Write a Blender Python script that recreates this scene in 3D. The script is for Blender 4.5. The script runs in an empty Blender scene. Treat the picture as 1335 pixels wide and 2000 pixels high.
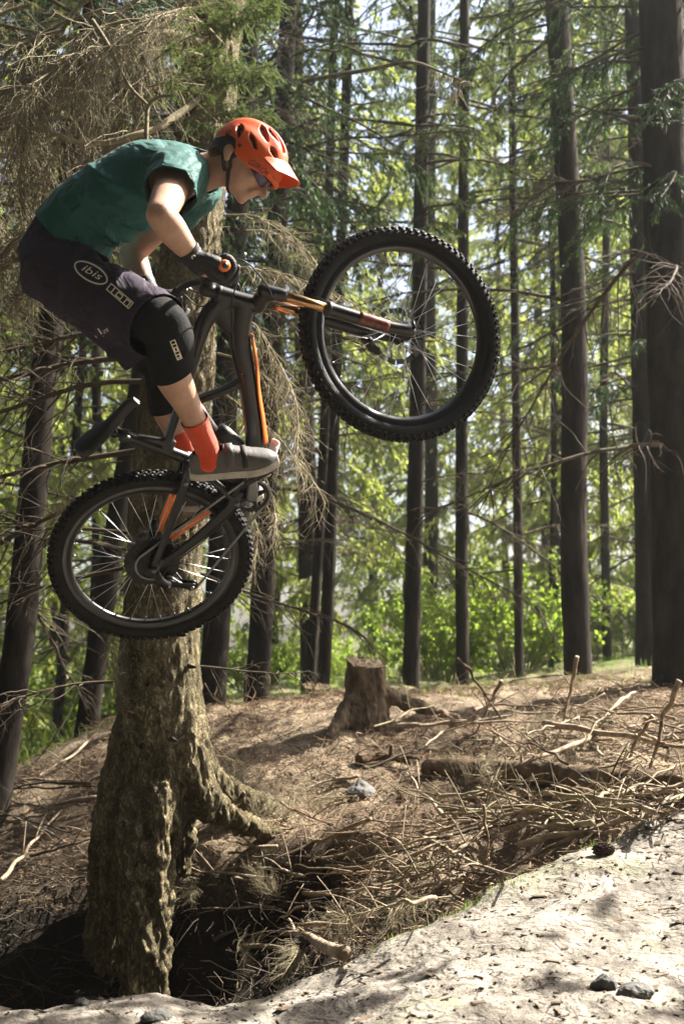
import bpy, bmesh, math, random
import numpy as np
from mathutils import Matrix, Vector
from mathutils.bvhtree import BVHTree

# ------------------------------------------------------------------ camera, sky, sun, exposure
scn = bpy.context.scene
COL = scn.collection
PITCH = math.radians(6.5)
CAM = np.array([0.0, 0.0, 1.0])
FPX, PCX, PCY = 2778.0, 667.5, 1000.0
XC = np.array([1.0, 0, 0])
YC = np.array([0, -math.sin(PITCH), math.cos(PITCH)])
ZC = np.array([0, -math.cos(PITCH), -math.sin(PITCH)])
cd = bpy.data.cameras.new('camera')
cam = bpy.data.objects.new('camera', cd)
COL.objects.link(cam)
cam.location = CAM
cam.rotation_euler = (math.pi / 2 + PITCH, 0, 0)
cd.sensor_fit = 'VERTICAL'
cd.sensor_height = 36.0
cd.sensor_width = 24.0
cd.lens = 50.0
cd.clip_start = 0.05
cd.clip_end = 2000.0
cd.dof.use_dof = True
cd.dof.focus_distance = 4.85
cd.dof.aperture_fstop = 4.5
scn.camera = cam

SUN = np.array([0.60, 0.29, 0.70])
SUN = SUN / np.linalg.norm(SUN)
world = bpy.data.worlds.new('World')
scn.world = world
world.use_nodes = True
wn = world.node_tree
wn.nodes.clear()
sky = wn.nodes.new('ShaderNodeTexSky')
sky.sky_type = 'NISHITA'
sky.sun_disc = False
sky.sun_elevation = math.asin(SUN[2])
sky.sun_rotation = math.atan2(SUN[0], SUN[1])
sky.air_density = 1.0
sky.dust_density = 5.0
bg = wn.nodes.new('ShaderNodeBackground')
bg.inputs['Strength'].default_value = 0.07
wo = wn.nodes.new('ShaderNodeOutputWorld')
wn.links.new(sky.outputs[0], bg.inputs[0])
wn.links.new(bg.outputs[0], wo.inputs[0])
ld = bpy.data.lights.new('sun', 'SUN')
ld.energy = 5.0
ld.angle = math.radians(0.5)
ld.color = (1.0, 0.94, 0.84)
lo = bpy.data.objects.new('sun', ld)
COL.objects.link(lo)
lo.rotation_euler = Vector(SUN).to_track_quat('Z', 'Y').to_euler()
lo.location = (20, -6, 24)
scn.view_settings.view_transform = 'Standard'
scn.view_settings.look = 'None'
scn.view_settings.gamma = 1.0
scn.view_settings.use_curve_mapping = False
scn.view_settings.exposure = 2.35
scn.render.engine = 'CYCLES'
scn.cycles.max_bounces = 6
scn.cycles.transparent_max_bounces = 6
scn.cycles.use_denoising = True

rnd = random.Random(7)
rng = np.random.default_rng(11)

# ------------------------------------------------------------------ maths helpers
def unit(v):
    v = np.asarray(v, float)
    return v / (np.linalg.norm(v) + 1e-12)

def c3(px, py, d):
    """camera-space point (x right, y up, z towards the viewer) seen at a pixel of the photograph, at depth d"""
    return np.array([(px - PCX) / FPX * d, -(py - PCY) / FPX * d, -d])

def W(P):
    P = np.asarray(P, float)
    if P.ndim == 1:
        return CAM + P[0] * XC + P[1] * YC + P[2] * ZC
    return CAM + P[:, 0:1] * XC + P[:, 1:2] * YC + P[:, 2:3] * ZC

def U(px, py, d):
    return W(c3(px, py, d))

def at_y(px, py, Y):
    """world point seen at a pixel, on the vertical plane y = Y"""
    r = U(px, py, 1.0) - CAM
    return CAM + r * (Y / r[1])

def rod(r):
    t = np.linalg.norm(r)
    if t < 1e-9:
        return np.eye(3)
    k = r / t
    K = np.array([[0, -k[2], k[1]], [k[2], 0, -k[0]], [-k[1], k[0], 0]])
    return np.eye(3) + np.sin(t) * K + (1 - np.cos(t)) * K @ K

def sstep(a, b, x):
    t = np.clip((np.asarray(x, float) - a) / (b - a), 0, 1)
    return t * t * (3 - 2 * t)

def vnoise(P, seed=0):
    P = np.asarray(P, float)
    I = np.floor(P).astype(np.int64)
    f = P - I
    f = f * f * (3 - 2 * f)
    def h(i, j, k):
        n = (i * 374761393 + j * 668265263 + k * 2147483647 + seed * 144269504) & 0xffffffff
        n = ((n ^ (n >> 13)) * 1274126177) & 0xffffffff
        n = (n ^ (n >> 16)) & 0xffff
        return n / 32767.5 - 1.0
    r = 0
    for a in (0, 1):
        for b in (0, 1):
            for c in (0, 1):
                w = (f[:, 0] if a else 1 - f[:, 0]) * (f[:, 1] if b else 1 - f[:, 1]) * (f[:, 2] if c else 1 - f[:, 2])
                r = r + w * h(I[:, 0] + a, I[:, 1] + b, I[:, 2] + c)
    return r

def fbm(P, seed=0, octv=4, gain=0.5):
    a, s, r = 1.0, 1.0, 0
    P = np.asarray(P, float)
    for o in range(octv):
        r = r + a * vnoise(P * s + 17.3 * o, seed + o)
        a *= gain
        s *= 2.03
    return r

def spline(P, n):
    """Catmull-Rom through rows of P (any columns)"""
    P = np.asarray(P, float)
    m = len(P)
    Q = np.vstack([2 * P[0] - P[1], P, 2 * P[-1] - P[-2]])
    out = []
    for t in np.linspace(0, m - 1, n):
        i = min(int(t), m - 2)
        u = t - i
        p0, p1, p2, p3 = Q[i], Q[i + 1], Q[i + 2], Q[i + 3]
        out.append(0.5 * (2 * p1 + (p2 - p0) * u + (2 * p0 - 5 * p1 + 4 * p2 - p3) * u * u + (3 * p1 - p0 - 3 * p2 + p3) * u ** 3))
    return np.array(out)

# ------------------------------------------------------------------ mesh helpers
class MB:
    """collects vertices and faces, with a material slot per face"""
    def __init__(self):
        self.V, self.F, self.M, self.n = [], [], [], 0
    def add(self, V, F, m=0):
        V = np.asarray(V, float).reshape(-1, 3)
        for f in (F if isinstance(F, list) else [F]):
            f = np.asarray(f, np.int64)
            if len(f):
                self.F.append(f + self.n)
                self.M.append(np.full(len(f), m, np.int32))
        self.V.append(V)
        self.n += len(V)
        return self
    def arrays(self):
        return np.vstack(self.V), self.F, self.M
    def tube(self, P, r, n=8, m=0, cap=True, sq=(1, 1), upv=None):
        V, F = tube(P, r, n, cap, sq, upv)
        return self.add(V, F, m)
    def box(self, c, h, R=None, m=0):
        V = np.array([[x, y, z] for x in (-1, 1) for y in (-1, 1) for z in (-1, 1)], float) * h
        if R is not None:
            V = V @ np.asarray(R).T
        return self.add(V + c, np.array([[0, 1, 3, 2], [4, 6, 7, 5], [0, 4, 5, 1], [2, 3, 7, 6], [0, 2, 6, 4], [1, 5, 7, 3]]), m)
    def ball(self, c, r, R=None, m=0, nu=16, nv=10):
        V, F = ball(nu, nv)
        V = V * r
        if R is not None:
            V = V @ np.asarray(R).T
        return self.add(V + c, F, m)
    def lathe(self, prof, c, ax, n=24, m=0):
        """prof rows: (radius, offset along ax)"""
        ax = unit(ax)
        a = unit(np.cross(ax, [0.3, 0.9, 0.2]))
        b = np.cross(ax, a)
        t = np.linspace(0, 2 * np.pi, n, endpoint=False)
        ring = np.cos(t)[:, None] * a + np.sin(t)[:, None] * b
        prof = np.asarray(prof, float)
        V = (prof[:, 0][:, None, None] * ring[None] + prof[:, 1][:, None, None] * ax) + c
        return self.add(V.reshape(-1, 3), grid_faces(len(prof), n, wrap=True), m)

def grid_faces(rows, cols, wrap=False):
    i = np.arange(rows - 1)[:, None]
    j = np.arange(cols if wrap else cols - 1)[None]
    j2 = (j + 1) % cols
    a = i * cols + j
    b = i * cols + j2
    return np.stack([a, b, b + cols, a + cols], -1).reshape(-1, 4)

def ball(nu, nv):
    u = np.linspace(0, 2 * np.pi, nu, endpoint=False)
    v = np.linspace(0, np.pi, nv + 1)
    V = np.stack([np.sin(v)[:, None] * np.cos(u), np.sin(v)[:, None] * np.sin(u), np.cos(v)[:, None] * np.ones(nu)], -1).reshape(-1, 3)
    return V, grid_faces(nv + 1, nu, True)

def frames(P, upv=None):
    T = np.gradient(P, axis=0)
    T /= np.linalg.norm(T, axis=1)[:, None] + 1e-12
    N = np.zeros_like(T)
    n = np.asarray(upv, float) if upv is not None else (np.array([0, 0, 1.0]) if abs(T[0, 2]) < 0.9 else np.array([1.0, 0, 0]))
    for i in range(len(P)):
        n0 = np.asarray(upv, float) if upv is not None else n
        n = n0 - T[i] * (n0 @ T[i])
        n /= np.linalg.norm(n) + 1e-12
        N[i] = n
    return T, N, np.cross(T, N)

def tube(P, r, n=8, cap=True, sq=(1, 1), upv=None):
    P = np.asarray(P, float)
    r = np.broadcast_to(np.asarray(r, float), (len(P),))
    T, N, B = frames(P, upv)
    t = np.linspace(0, 2 * np.pi, n, endpoint=False)
    V = P[:, None] + r[:, None, None] * (sq[0] * np.cos(t)[None, :, None] * N[:, None] + sq[1] * np.sin(t)[None, :, None] * B[:, None])
    V = V.reshape(-1, 3)
    F = [grid_faces(len(P), n, True)]
    if cap:
        k = len(V)
        V = np.vstack([V, P[0], P[-1]])
        i = np.arange(n)
        j = (i + 1) % n
        o = (len(P) - 1) * n
        F.append(np.stack([np.full(n, k), j, i], -1))
        F.append(np.stack([np.full(n, k + 1), o + i, o + j], -1))
    return V, F

def capsule(P, r, n=20, sq=None, upv=None, m=None):
    """closed tube with rounded ends through the spline of P; sq: per-point (a, b) stretch"""
    P = np.asarray(P, float)
    r = np.broadcast_to(np.asarray(r, float), (len(P),))
    sq = np.ones((len(P), 2)) if sq is None else np.asarray(sq, float)
    m = m or max(12, 8 * len(P))
    Q = spline(np.hstack([P, r[:, None], sq]), m)
    P, r, sq = Q[:, :3], np.maximum(Q[:, 3], 1e-4), Q[:, 4:]
    T, N, B = frames(P, upv)
    pre = [(math.cos(a), math.sin(a)) for a in np.linspace(0.12, math.pi / 2, 5)[:-1]]
    PP, rr, ss, NN, BB = [], [], [], [], []
    for c, s in pre:
        PP.append(P[0] - T[0] * r[0] * c * 0.9); rr.append(r[0] * s); ss.append(sq[0]); NN.append(N[0]); BB.append(B[0])
    PP += list(P); rr += list(r); ss += list(sq); NN += list(N); BB += list(B)
    for c, s in pre[::-1]:
        PP.append(P[-1] + T[-1] * r[-1] * c * 0.9); rr.append(r[-1] * s); ss.append(sq[-1]); NN.append(N[-1]); BB.append(B[-1])
    PP, rr, ss, NN, BB = map(np.array, (PP, rr, ss, NN, BB))
    t = np.linspace(0, 2 * np.pi, n, endpoint=False)
    V = PP[:, None] + rr[:, None, None] * (ss[:, 0][:, None, None] * np.cos(t)[None, :, None] * NN[:, None] + ss[:, 1][:, None, None] * np.sin(t)[None, :, None] * BB[:, None])
    k = len(PP) * n
    V = np.vstack([V.reshape(-1, 3), PP[0], PP[-1]])
    i = np.arange(n); j = (i + 1) % n; o = (len(PP) - 1) * n
    return V, [grid_faces(len(PP), n, True), np.stack([np.full(n, k), j, i], -1), np.stack([np.full(n, k + 1), o + i, o + j], -1)]

def tubes(P, r, n=3):
    """many thin tubes at once. P [N,K,3], r [N,K]"""
    N_, K = P.shape[:2]
    T = np.gradient(P, axis=1)
    T /= np.linalg.norm(T, axis=2, keepdims=True) + 1e-12
    ref = np.where(np.abs(T[:, :1, 2:3]) < 0.8, np.array([0, 0, 1.0]), np.array([1.0, 0, 0]))
    A = np.cross(T, np.broadcast_to(ref, T.shape))
    A /= np.linalg.norm(A, axis=2, keepdims=True) + 1e-12
    B = np.cross(T, A)
    t = np.linspace(0, 2 * np.pi, n, endpoint=False)
    V = P[:, :, None] + r[:, :, None, None] * (np.cos(t)[None, None, :, None] * A[:, :, None] + np.sin(t)[None, None, :, None] * B[:, :, None])
    f = grid_faces(K, n, True)
    F = (f[None] + (np.arange(N_) * K * n)[:, None, None]).reshape(-1, 4)
    return V.reshape(-1, 3), F

def make_mesh(name, mb, mats, smooth=True):
    V, Fs, Ms = mb.arrays()
    me = bpy.data.meshes.new(name)
    nl = sum(f.size for f in Fs)
    npoly = sum(len(f) for f in Fs)
    me.vertices.add(len(V))
    me.vertices.foreach_set('co', V.astype(np.float32).ravel())
    me.loops.add(nl)
    me.polygons.add(npoly)
    me.loops.foreach_set('vertex_index', np.concatenate([f.ravel() for f in Fs]).astype(np.int32))
    tot = np.concatenate([np.full(len(f), f.shape[1], np.int32) for f in Fs])
    me.polygons.foreach_set('loop_start', np.concatenate([[0], np.cumsum(tot)[:-1]]).astype(np.int32))
    me.polygons.foreach_set('material_index', np.concatenate(Ms))
    me.polygons.foreach_set('use_smooth', np.full(npoly, bool(smooth)))
    for m in (mats if isinstance(mats, (list, tuple)) else [mats]):
        me.materials.append(m)
    me.update(calc_edges=True)
    me.validate()
    return me

PINV = {}
def link(name, data, parent=None, local=False):
    o = bpy.data.objects.new(name, data)
    COL.objects.link(o)
    if parent is not None:
        o.parent = parent
        if not local and parent.name in PINV:
            o.matrix_parent_inverse = PINV[parent.name]
    return o

def obj(name, mb, mats, parent=None, smooth=True, local=False):
    """one mesh object; its vertices are in world space unless local"""
    o = link(name, make_mesh(name, mb, mats, smooth), parent, local)
    if parent is not None and parent.name in PINV and not local:
        PINV[o.name] = Matrix.Identity(4)
    return o

def thing(name, label, cat, M, group=None):
    o = bpy.data.objects.new(name, None)
    COL.objects.link(o)
    if not isinstance(M, Matrix):
        M = Matrix.Translation(Vector(M))
    o.matrix_world = M
    o.empty_display_size = 0.1
    PINV[o.name] = M.inverted()
    return tag(o, label, cat, group)

def tag(o, label=None, cat=None, group=None, kind=None):
    if label: o['label'] = label
    if cat: o['category'] = cat
    if group: o['group'] = group
    if kind: o['kind'] = kind
    return o

def evaluated(V, F, mods):
    """run modifiers on a mesh: mods = [(type, {attr: value}), ...]; returns V, [F]"""
    mb = MB(); mb.add(V, F)
    me = make_mesh('work', mb, [], True)
    o = bpy.data.objects.new('work', me)
    COL.objects.link(o)
    for k, kw in mods:
        md = o.modifiers.new(k, k)
        for a, v in kw.items():
            setattr(md, a, v)
    dg = bpy.context.evaluated_depsgraph_get()
    dg.update()
    ev = o.evaluated_get(dg)
    m2 = ev.to_mesh()
    V2, F2 = mesh_arrays(m2)
    ev.to_mesh_clear()
    bpy.data.objects.remove(o)
    bpy.data.meshes.remove(me)
    return V2, F2

def mesh_arrays(me):
    V = np.empty(len(me.vertices) * 3, np.float32)
    me.vertices.foreach_get('co', V)
    li = np.empty(len(me.loops), np.int32)
    me.loops.foreach_get('vertex_index', li)
    ls = np.empty(len(me.polygons), np.int32)
    lt = np.empty(len(me.polygons), np.int32)
    me.polygons.foreach_get('loop_start', ls)
    me.polygons.foreach_get('loop_total', lt)
    Fs = []
    for k in np.unique(lt):
        s = ls[lt == k]
        if k <= 4:
            Fs.append(li[s[:, None] + np.arange(k)])
        else:
            for a in range(1, k - 1):
                Fs.append(li[np.stack([s, s + a, s + a + 1], -1)])
    return V.reshape(-1, 3).astype(float), Fs

def union(pieces, voxel, smooth=4):
    mb = MB()
    for V, F in pieces:
        mb.add(V, F)
    V, F, _ = mb.arrays()
    return evaluated(V, F, [('REMESH', dict(mode='VOXEL', voxel_size=voxel)), ('SMOOTH', dict(factor=0.5, iterations=smooth))])

def normals(V, Fs):
    N = np.zeros_like(V)
    for f in Fs:
        n = np.cross(V[f[:, 1]] - V[f[:, 0]], V[f[:, 2]] - V[f[:, 0]])
        for k in range(f.shape[1]):
            np.add.at(N, f[:, k], n)
    return N / (np.linalg.norm(N, axis=1)[:, None] + 1e-12)

def cut(V, Fs, planes):
    """planes: (point, normal, radius): remove what lies beyond the plane within radius of the point"""
    mb = MB(); mb.add(V, Fs)
    me = make_mesh('work', mb, [])
    bm = bmesh.new(); bm.from_mesh(me)
    for co, no, rad in planes:
        co = Vector(co); no = Vector(unit(no))
        fs = [f for f in bm.faces if (f.calc_center_median() - co).length < rad]
        es = set(e for f in fs for e in f.edges); vs = set(v for f in fs for v in f.verts)
        bmesh.ops.bisect_plane(bm, geom=list(vs) + list(es) + fs, dist=1e-5, plane_co=co, plane_no=no)
        kill = [f for f in bm.faces if (f.calc_center_median() - co).length < rad * 1.05 and (f.calc_center_median() - co).dot(no) > 1e-5]
        bmesh.ops.delete(bm, geom=kill, context='FACES')
    bmesh.ops.delete(bm, geom=[v for v in bm.verts if not v.link_faces], context='VERTS')
    seen, best = set(), []
    for f0 in bm.faces:
        if f0 in seen: continue
        comp, todo = [], [f0]
        seen.add(f0)
        while todo:
            f = todo.pop(); comp.append(f)
            for e in f.edges:
                for g in e.link_faces:
                    if g not in seen:
                        seen.add(g); todo.append(g)
        if len(comp) > len(best): best = comp
    keep = set(best)
    bmesh.ops.delete(bm, geom=[f for f in bm.faces if f not in keep], context='FACES')
    bmesh.ops.delete(bm, geom=[v for v in bm.verts if not v.link_faces], context='VERTS')
    bm.to_mesh(me); bm.free()
    r = mesh_arrays(me)
    bpy.data.meshes.remove(me)
    return r

def solid(V, Fs, t, off=-1):
    return evaluated(V, Fs, [('SOLIDIFY', dict(thickness=t, offset=off, use_rim=True))])

# ------------------------------------------------------------------ materials
def mat(name, col, rough=0.6, metal=0.0, spec=0.5, vary=0.0, vscale=20.0, bump=0.0, bscale=60.0, col2=None, coat=0.0, sheen=0.0, sss=0.0, stretch=None, rvary=0.0, wrinkle=0.0, wamt=0.6):
    m = bpy.data.materials.new(name)
    m.use_nodes = True
    nt = m.node_tree
    b = nt.nodes['Principled BSDF']
    b.inputs['Base Color'].default_value = (*col, 1)
    b.inputs['Roughness'].default_value = rough
    b.inputs['Metallic'].default_value = metal
    b.inputs['Specular IOR Level'].default_value = spec
    b.inputs['Coat Weight'].default_value = coat
    b.inputs['Sheen Weight'].default_value = sheen
    if sss:
        b.inputs['Subsurface Weight'].default_value = sss
        b.inputs['Subsurface Radius'].default_value = (0.012, 0.005, 0.003)
        b.inputs['Subsurface Scale'].default_value = 0.5
    tc = nt.nodes.new('ShaderNodeTexCoord')
    mp = nt.nodes.new('ShaderNodeMapping')
    nt.links.new(tc.outputs['Object'], mp.inputs['Vector'])
    if stretch:
        mp.inputs['Scale'].default_value = stretch
    if vary or col2:
        n = nt.nodes.new('ShaderNodeTexNoise')
        n.inputs['Scale'].default_value = vscale
        n.inputs['Detail'].default_value = 6
        n.inputs['Roughness'].default_value = 0.65
        nt.links.new(mp.outputs[0], n.inputs['Vector'])
        cr = nt.nodes.new('ShaderNodeValToRGB')
        c2 = col2 if col2 else tuple(c * (1 + vary) for c in col)
        c1 = col if col2 else tuple(c * (1 - vary) for c in col)
        cr.color_ramp.elements[0].position = 0.36
        cr.color_ramp.elements[1].position = 0.66
        cr.color_ramp.elements[0].color = (*c1, 1)
        cr.color_ramp.elements[1].color = (*c2, 1)
        nt.links.new(n.outputs['Fac'], cr.inputs[0])
        nt.links.new(cr.outputs[0], b.inputs['Base Color'])
        if rvary:
            ma = nt.nodes.new('ShaderNodeMapRange')
            ma.inputs['To Min'].default_value = max(0.02, rough - rvary)
            ma.inputs['To Max'].default_value = min(1, rough + rvary)
            nt.links.new(n.outputs['Fac'], ma.inputs['Value'])
            nt.links.new(ma.outputs[0], b.inputs['Roughness'])
    if bump:
        n2 = nt.nodes.new('ShaderNodeTexNoise')
        n2.inputs['Scale'].default_value = bscale
        n2.inputs['Detail'].default_value = 5
        nt.links.new(mp.outputs[0], n2.inputs['Vector'])
        bp = nt.nodes.new('ShaderNodeBump')
        bp.inputs['Strength'].default_value = bump
        bp.inputs['Distance'].default_value = 0.01
        nt.links.new(n2.outputs['Fac'], bp.inputs['Height'])
        nt.links.new(bp.outputs[0], b.inputs['Normal'])
        if wrinkle:
            n3 = nt.nodes.new('ShaderNodeTexNoise')
            n3.inputs['Scale'].default_value = wrinkle
            n3.inputs['Detail'].default_value = 2
            n3.inputs['Distortion'].default_value = 1.6
            nt.links.new(tc.outputs['Object'], n3.inputs['Vector'])
            b3 = nt.nodes.new('ShaderNodeBump')
            b3.inputs['Strength'].default_value = wamt
            b3.inputs['Distance'].default_value = 0.03
            nt.links.new(n3.outputs['Fac'], b3.inputs['Height'])
            nt.links.new(b3.outputs[0], bp.inputs['Normal'])
    return m

def leaf_mat(name, c1, c2, trans=0.5, scale=3.0, tcol=None):
    m = bpy.data.materials.new(name)
    m.use_nodes = True
    nt = m.node_tree
    nt.nodes.clear()
    out = nt.nodes.new('ShaderNodeOutputMaterial')
    tc = nt.nodes.new('ShaderNodeTexCoord')
    oi = nt.nodes.new('ShaderNodeObjectInfo')
    n = nt.nodes.new('ShaderNodeTexNoise')
    n.inputs['Scale'].default_value = scale
    n.inputs['Detail'].default_value = 4
    nt.links.new(tc.outputs['Object'], n.inputs['Vector'])
    ad = nt.nodes.new('ShaderNodeMath'); ad.operation = 'MULTIPLY_ADD'
    nt.links.new(oi.outputs['Random'], ad.inputs[0])
    ad.inputs[1].default_value = 0.3
    nt.links.new(n.outputs['Fac'], ad.inputs[2])
    cr = nt.nodes.new('ShaderNodeValToRGB')
    cr.color_ramp.elements[0].position = 0.4
    cr.color_ramp.elements[1].position = 0.85
    cr.color_ramp.elements[0].color = (*c1, 1)
    cr.color_ramp.elements[1].color = (*c2, 1)
    nt.links.new(ad.outputs[0], cr.inputs[0])
    d = nt.nodes.new('ShaderNodeBsdfPrincipled')
    d.inputs['Roughness'].default_value = 0.6
    d.inputs['Specular IOR Level'].default_value = 0.25
    nt.links.new(cr.outputs[0], d.inputs['Base Color'])
    t = nt.nodes.new('ShaderNodeBsdfTranslucent')
    hs = nt.nodes.new('ShaderNodeMix'); hs.data_type = 'RGBA'; hs.blend_type = 'MULTIPLY'
    hs.inputs['Factor'].default_value = 1.0
    nt.links.new(cr.outputs[0], hs.inputs['A'])
    hs.inputs['B'].default_value = (*(tcol or (1.5, 1.6, 0.85)), 1)
    nt.links.new(hs.outputs['Result'], t.inputs['Color'])
    mx = nt.nodes.new('ShaderNodeMixShader')
    mx.inputs[0].default_value = trans
    nt.links.new(d.outputs[0], mx.inputs[1])
    nt.links.new(t.outputs[0], mx.inputs[2])
    nt.links.new(mx.outputs[0], out.inputs[0])
    return m

M = {}
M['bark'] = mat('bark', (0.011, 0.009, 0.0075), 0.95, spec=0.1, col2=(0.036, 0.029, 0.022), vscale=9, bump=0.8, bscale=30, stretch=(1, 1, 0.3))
def bark_material(name, dark, mid, light, sc=44):
    m = bpy.data.materials.new(name); m.use_nodes = True
    nt = m.node_tree; L = nt.links
    b = nt.nodes['Principled BSDF']; b.inputs['Roughness'].default_value = 0.92; b.inputs['Specular IOR Level'].default_value = 0.2
    tc = nt.nodes.new('ShaderNodeTexCoord')
    def nz(scale, det, strz):
        mp = nt.nodes.new('ShaderNodeMapping'); mp.inputs['Scale'].default_value = (1, 1, strz); L.new(tc.outputs['Object'], mp.inputs['Vector'])
        n = nt.nodes.new('ShaderNodeTexNoise'); n.inputs['Scale'].default_value = scale; n.inputs['Detail'].default_value = det; n.inputs['Roughness'].default_value = 0.68
        L.new(mp.outputs[0], n.inputs['Vector']); return n, mp
    n1, mp1 = nz(9, 6, 0.5)
    n2, mp2 = nz(60, 4, 0.6)
    wrp = nt.nodes.new('ShaderNodeMix'); wrp.data_type = 'RGBA'; wrp.inputs['Factor'].default_value = 0.22
    mp = nt.nodes.new('ShaderNodeMapping'); mp.inputs['Scale'].default_value = (1, 1, 0.42); L.new(tc.outputs['Object'], mp.inputs['Vector'])
    L.new(mp.outputs[0], wrp.inputs['A']); L.new(n1.outputs['Color'], wrp.inputs['B'])
    v = nt.nodes.new('ShaderNodeTexVoronoi'); v.feature = 'DISTANCE_TO_EDGE'; v.inputs['Scale'].default_value = sc
    L.new(wrp.outputs['Result'], v.inputs['Vector'])
    crk = nt.nodes.new('ShaderNodeMapRange'); crk.inputs['From Min'].default_value = 0.0; crk.inputs['From Max'].default_value = 0.16; L.new(v.outputs['Distance'], crk.inputs['Value'])
    cr = nt.nodes.new('ShaderNodeValToRGB'); e = cr.color_ramp.elements
    e[0].position = 0.32; e[0].color = (*dark, 1); e[1].position = 0.7; e[1].color = (*light, 1)
    e2 = e.new(0.5); e2.color = (*mid, 1)
    L.new(n1.outputs['Fac'], cr.inputs[0])
    mx = nt.nodes.new('ShaderNodeMix'); mx.data_type = 'RGBA'
    mm = nt.nodes.new('ShaderNodeMapRange'); mm.inputs['To Min'].default_value = 0.42; mm.inputs['To Max'].default_value = 1.0; L.new(crk.outputs[0], mm.inputs['Value'])
    L.new(mm.outputs[0], mx.inputs['Factor']); mx.inputs['A'].default_value = (*[c * 0.5 for c in dark], 1); L.new(cr.outputs[0], mx.inputs['B'])
    L.new(mx.outputs['Result'], b.inputs['Base Color'])
    ad = nt.nodes.new('ShaderNodeMath'); ad.operation = 'MULTIPLY_ADD'; L.new(n2.outputs['Fac'], ad.inputs[0]); ad.inputs[1].default_value = 0.9; L.new(crk.outputs[0], ad.inputs[2])
    bp = nt.nodes.new('ShaderNodeBump'); bp.inputs['Strength'].default_value = 1.0; bp.inputs['Distance'].default_value = 0.02
    L.new(ad.outputs[0], bp.inputs['Height']); L.new(bp.outputs[0], b.inputs['Normal'])
    return m
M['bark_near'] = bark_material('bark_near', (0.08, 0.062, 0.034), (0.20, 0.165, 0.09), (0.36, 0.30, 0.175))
M['stick'] = mat('stick_bark', (0.14, 0.10, 0.065), 0.8, spec=0.3, col2=(0.38, 0.30, 0.21), vscale=14, bump=0.4, bscale=90)
M['rotten'] = mat('rotten_wood', (0.05, 0.035, 0.022), 0.95, spec=0.15, col2=(0.16, 0.11, 0.065), vscale=13, bump=0.9, bscale=50)
M['stump_wood'] = mat('stump_wood', (0.055, 0.040, 0.027), 0.9, spec=0.2, col2=(0.19, 0.14, 0.088), vscale=16, bump=0.9, bscale=60, stretch=(1, 1, 0.4))
M['broken_wood'] = mat('broken_wood', (0.30, 0.22, 0.13), 0.9, spec=0.2, col2=(0.48, 0.38, 0.25), vscale=30, bump=0.8, bscale=90)
M['stone'] = mat('stone', (0.045, 0.043, 0.04), 0.85, col2=(0.12, 0.115, 0.105), vscale=25, bump=0.8, bscale=60)
M['chip'] = mat('bark_chip', (0.035, 0.026, 0.02), 0.9, spec=0.2, col2=(0.16, 0.12, 0.085), vscale=3)
M['cone'] = mat('pine_cone', (0.05, 0.028, 0.018), 0.8, vary=0.4, vscale=60)
M['dead_wood'] = mat('dead_wood', (0.13, 0.09, 0.06), 0.85, spec=0.25, col2=(0.30, 0.24, 0.17), vscale=12)
M['twig'] = mat('twig', (0.12, 0.10, 0.058), 0.85, spec=0.25, col2=(0.30, 0.26, 0.165), vscale=6)
M['dark_twig'] = mat('dark_twig', (0.04, 0.03, 0.022), 0.9, spec=0.2, col2=(0.10, 0.08, 0.055), vscale=6)
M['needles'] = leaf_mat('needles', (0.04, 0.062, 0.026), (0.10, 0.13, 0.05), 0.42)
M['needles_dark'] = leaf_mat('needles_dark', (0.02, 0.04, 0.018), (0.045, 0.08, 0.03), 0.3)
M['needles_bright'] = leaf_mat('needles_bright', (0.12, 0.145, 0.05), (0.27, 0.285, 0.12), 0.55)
M['leaf'] = leaf_mat('leaf', (0.10, 0.155, 0.03), (0.21, 0.27, 0.06), 0.55)
M['grass'] = leaf_mat('grass', (0.07, 0.12, 0.025), (0.16, 0.21, 0.05), 0.4, scale=8)
M['litter'] = mat('litter', (0.085, 0.054, 0.032), 0.9, spec=0.2, col2=(0.27, 0.19, 0.115), vscale=25)

# ------------------------------------------------------------------ terrain
def edge_y(x):
    """depth of the far lip of the dirt trail"""
    return np.interp(x, [-6, -1.0, -0.3, 0.25, 0.75, 1.25, 6], [4.25, 4.25, 4.35, 4.7, 5.1, 5.5, 6.6])

_ex, _ez = [], []
for _px, _py in ((-400, 1990), (0, 1975), (300, 1966), (480, 1957), (600, 1908), (700, 1862), (830, 1800), (1000, 1712), (1120, 1668), (1200, 1640), (1335, 1566), (1500, 1500)):
    _Y = 4.4
    for _ in range(12):
        _p = at_y(_px, _py, _Y)
        _Y = float(edge_y(_p[0]))
    _ex.append(_p[0]); _ez.append(_p[2])
def edge_z(x):
    return np.interp(x, _ex, _ez)

def trail_z(x, y):
    x = np.asarray(x, float); y = np.asarray(y, float)
    Y = edge_y(x); z = edge_z(x)
    s = np.interp(x, [-2, -0.3, 0.5, 1.3, 3], [0.02, 0.03, 0.14, 0.26, 0.22])
    d = Y - y
    front = z - s * np.sqrt(d * d + 0.01) * np.interp(d, [0, 2.2, 5], [1, 0.95, 0.55]) + s * 0.1
    back = z - 0.35 * np.abs(d) - 1.6 * d * d
    r = np.where(d > 0, front, back)
    P = np.stack([x, y, 0 * x], -1).reshape(-1, 3)
    n = 0.028 * fbm(P * 1.7, 3, 3) + 0.015 * fbm(P * 5.5, 5, 4) + 0.006 * fbm(P * 22, 7, 3)
    return r + n.reshape(r.shape)

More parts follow.
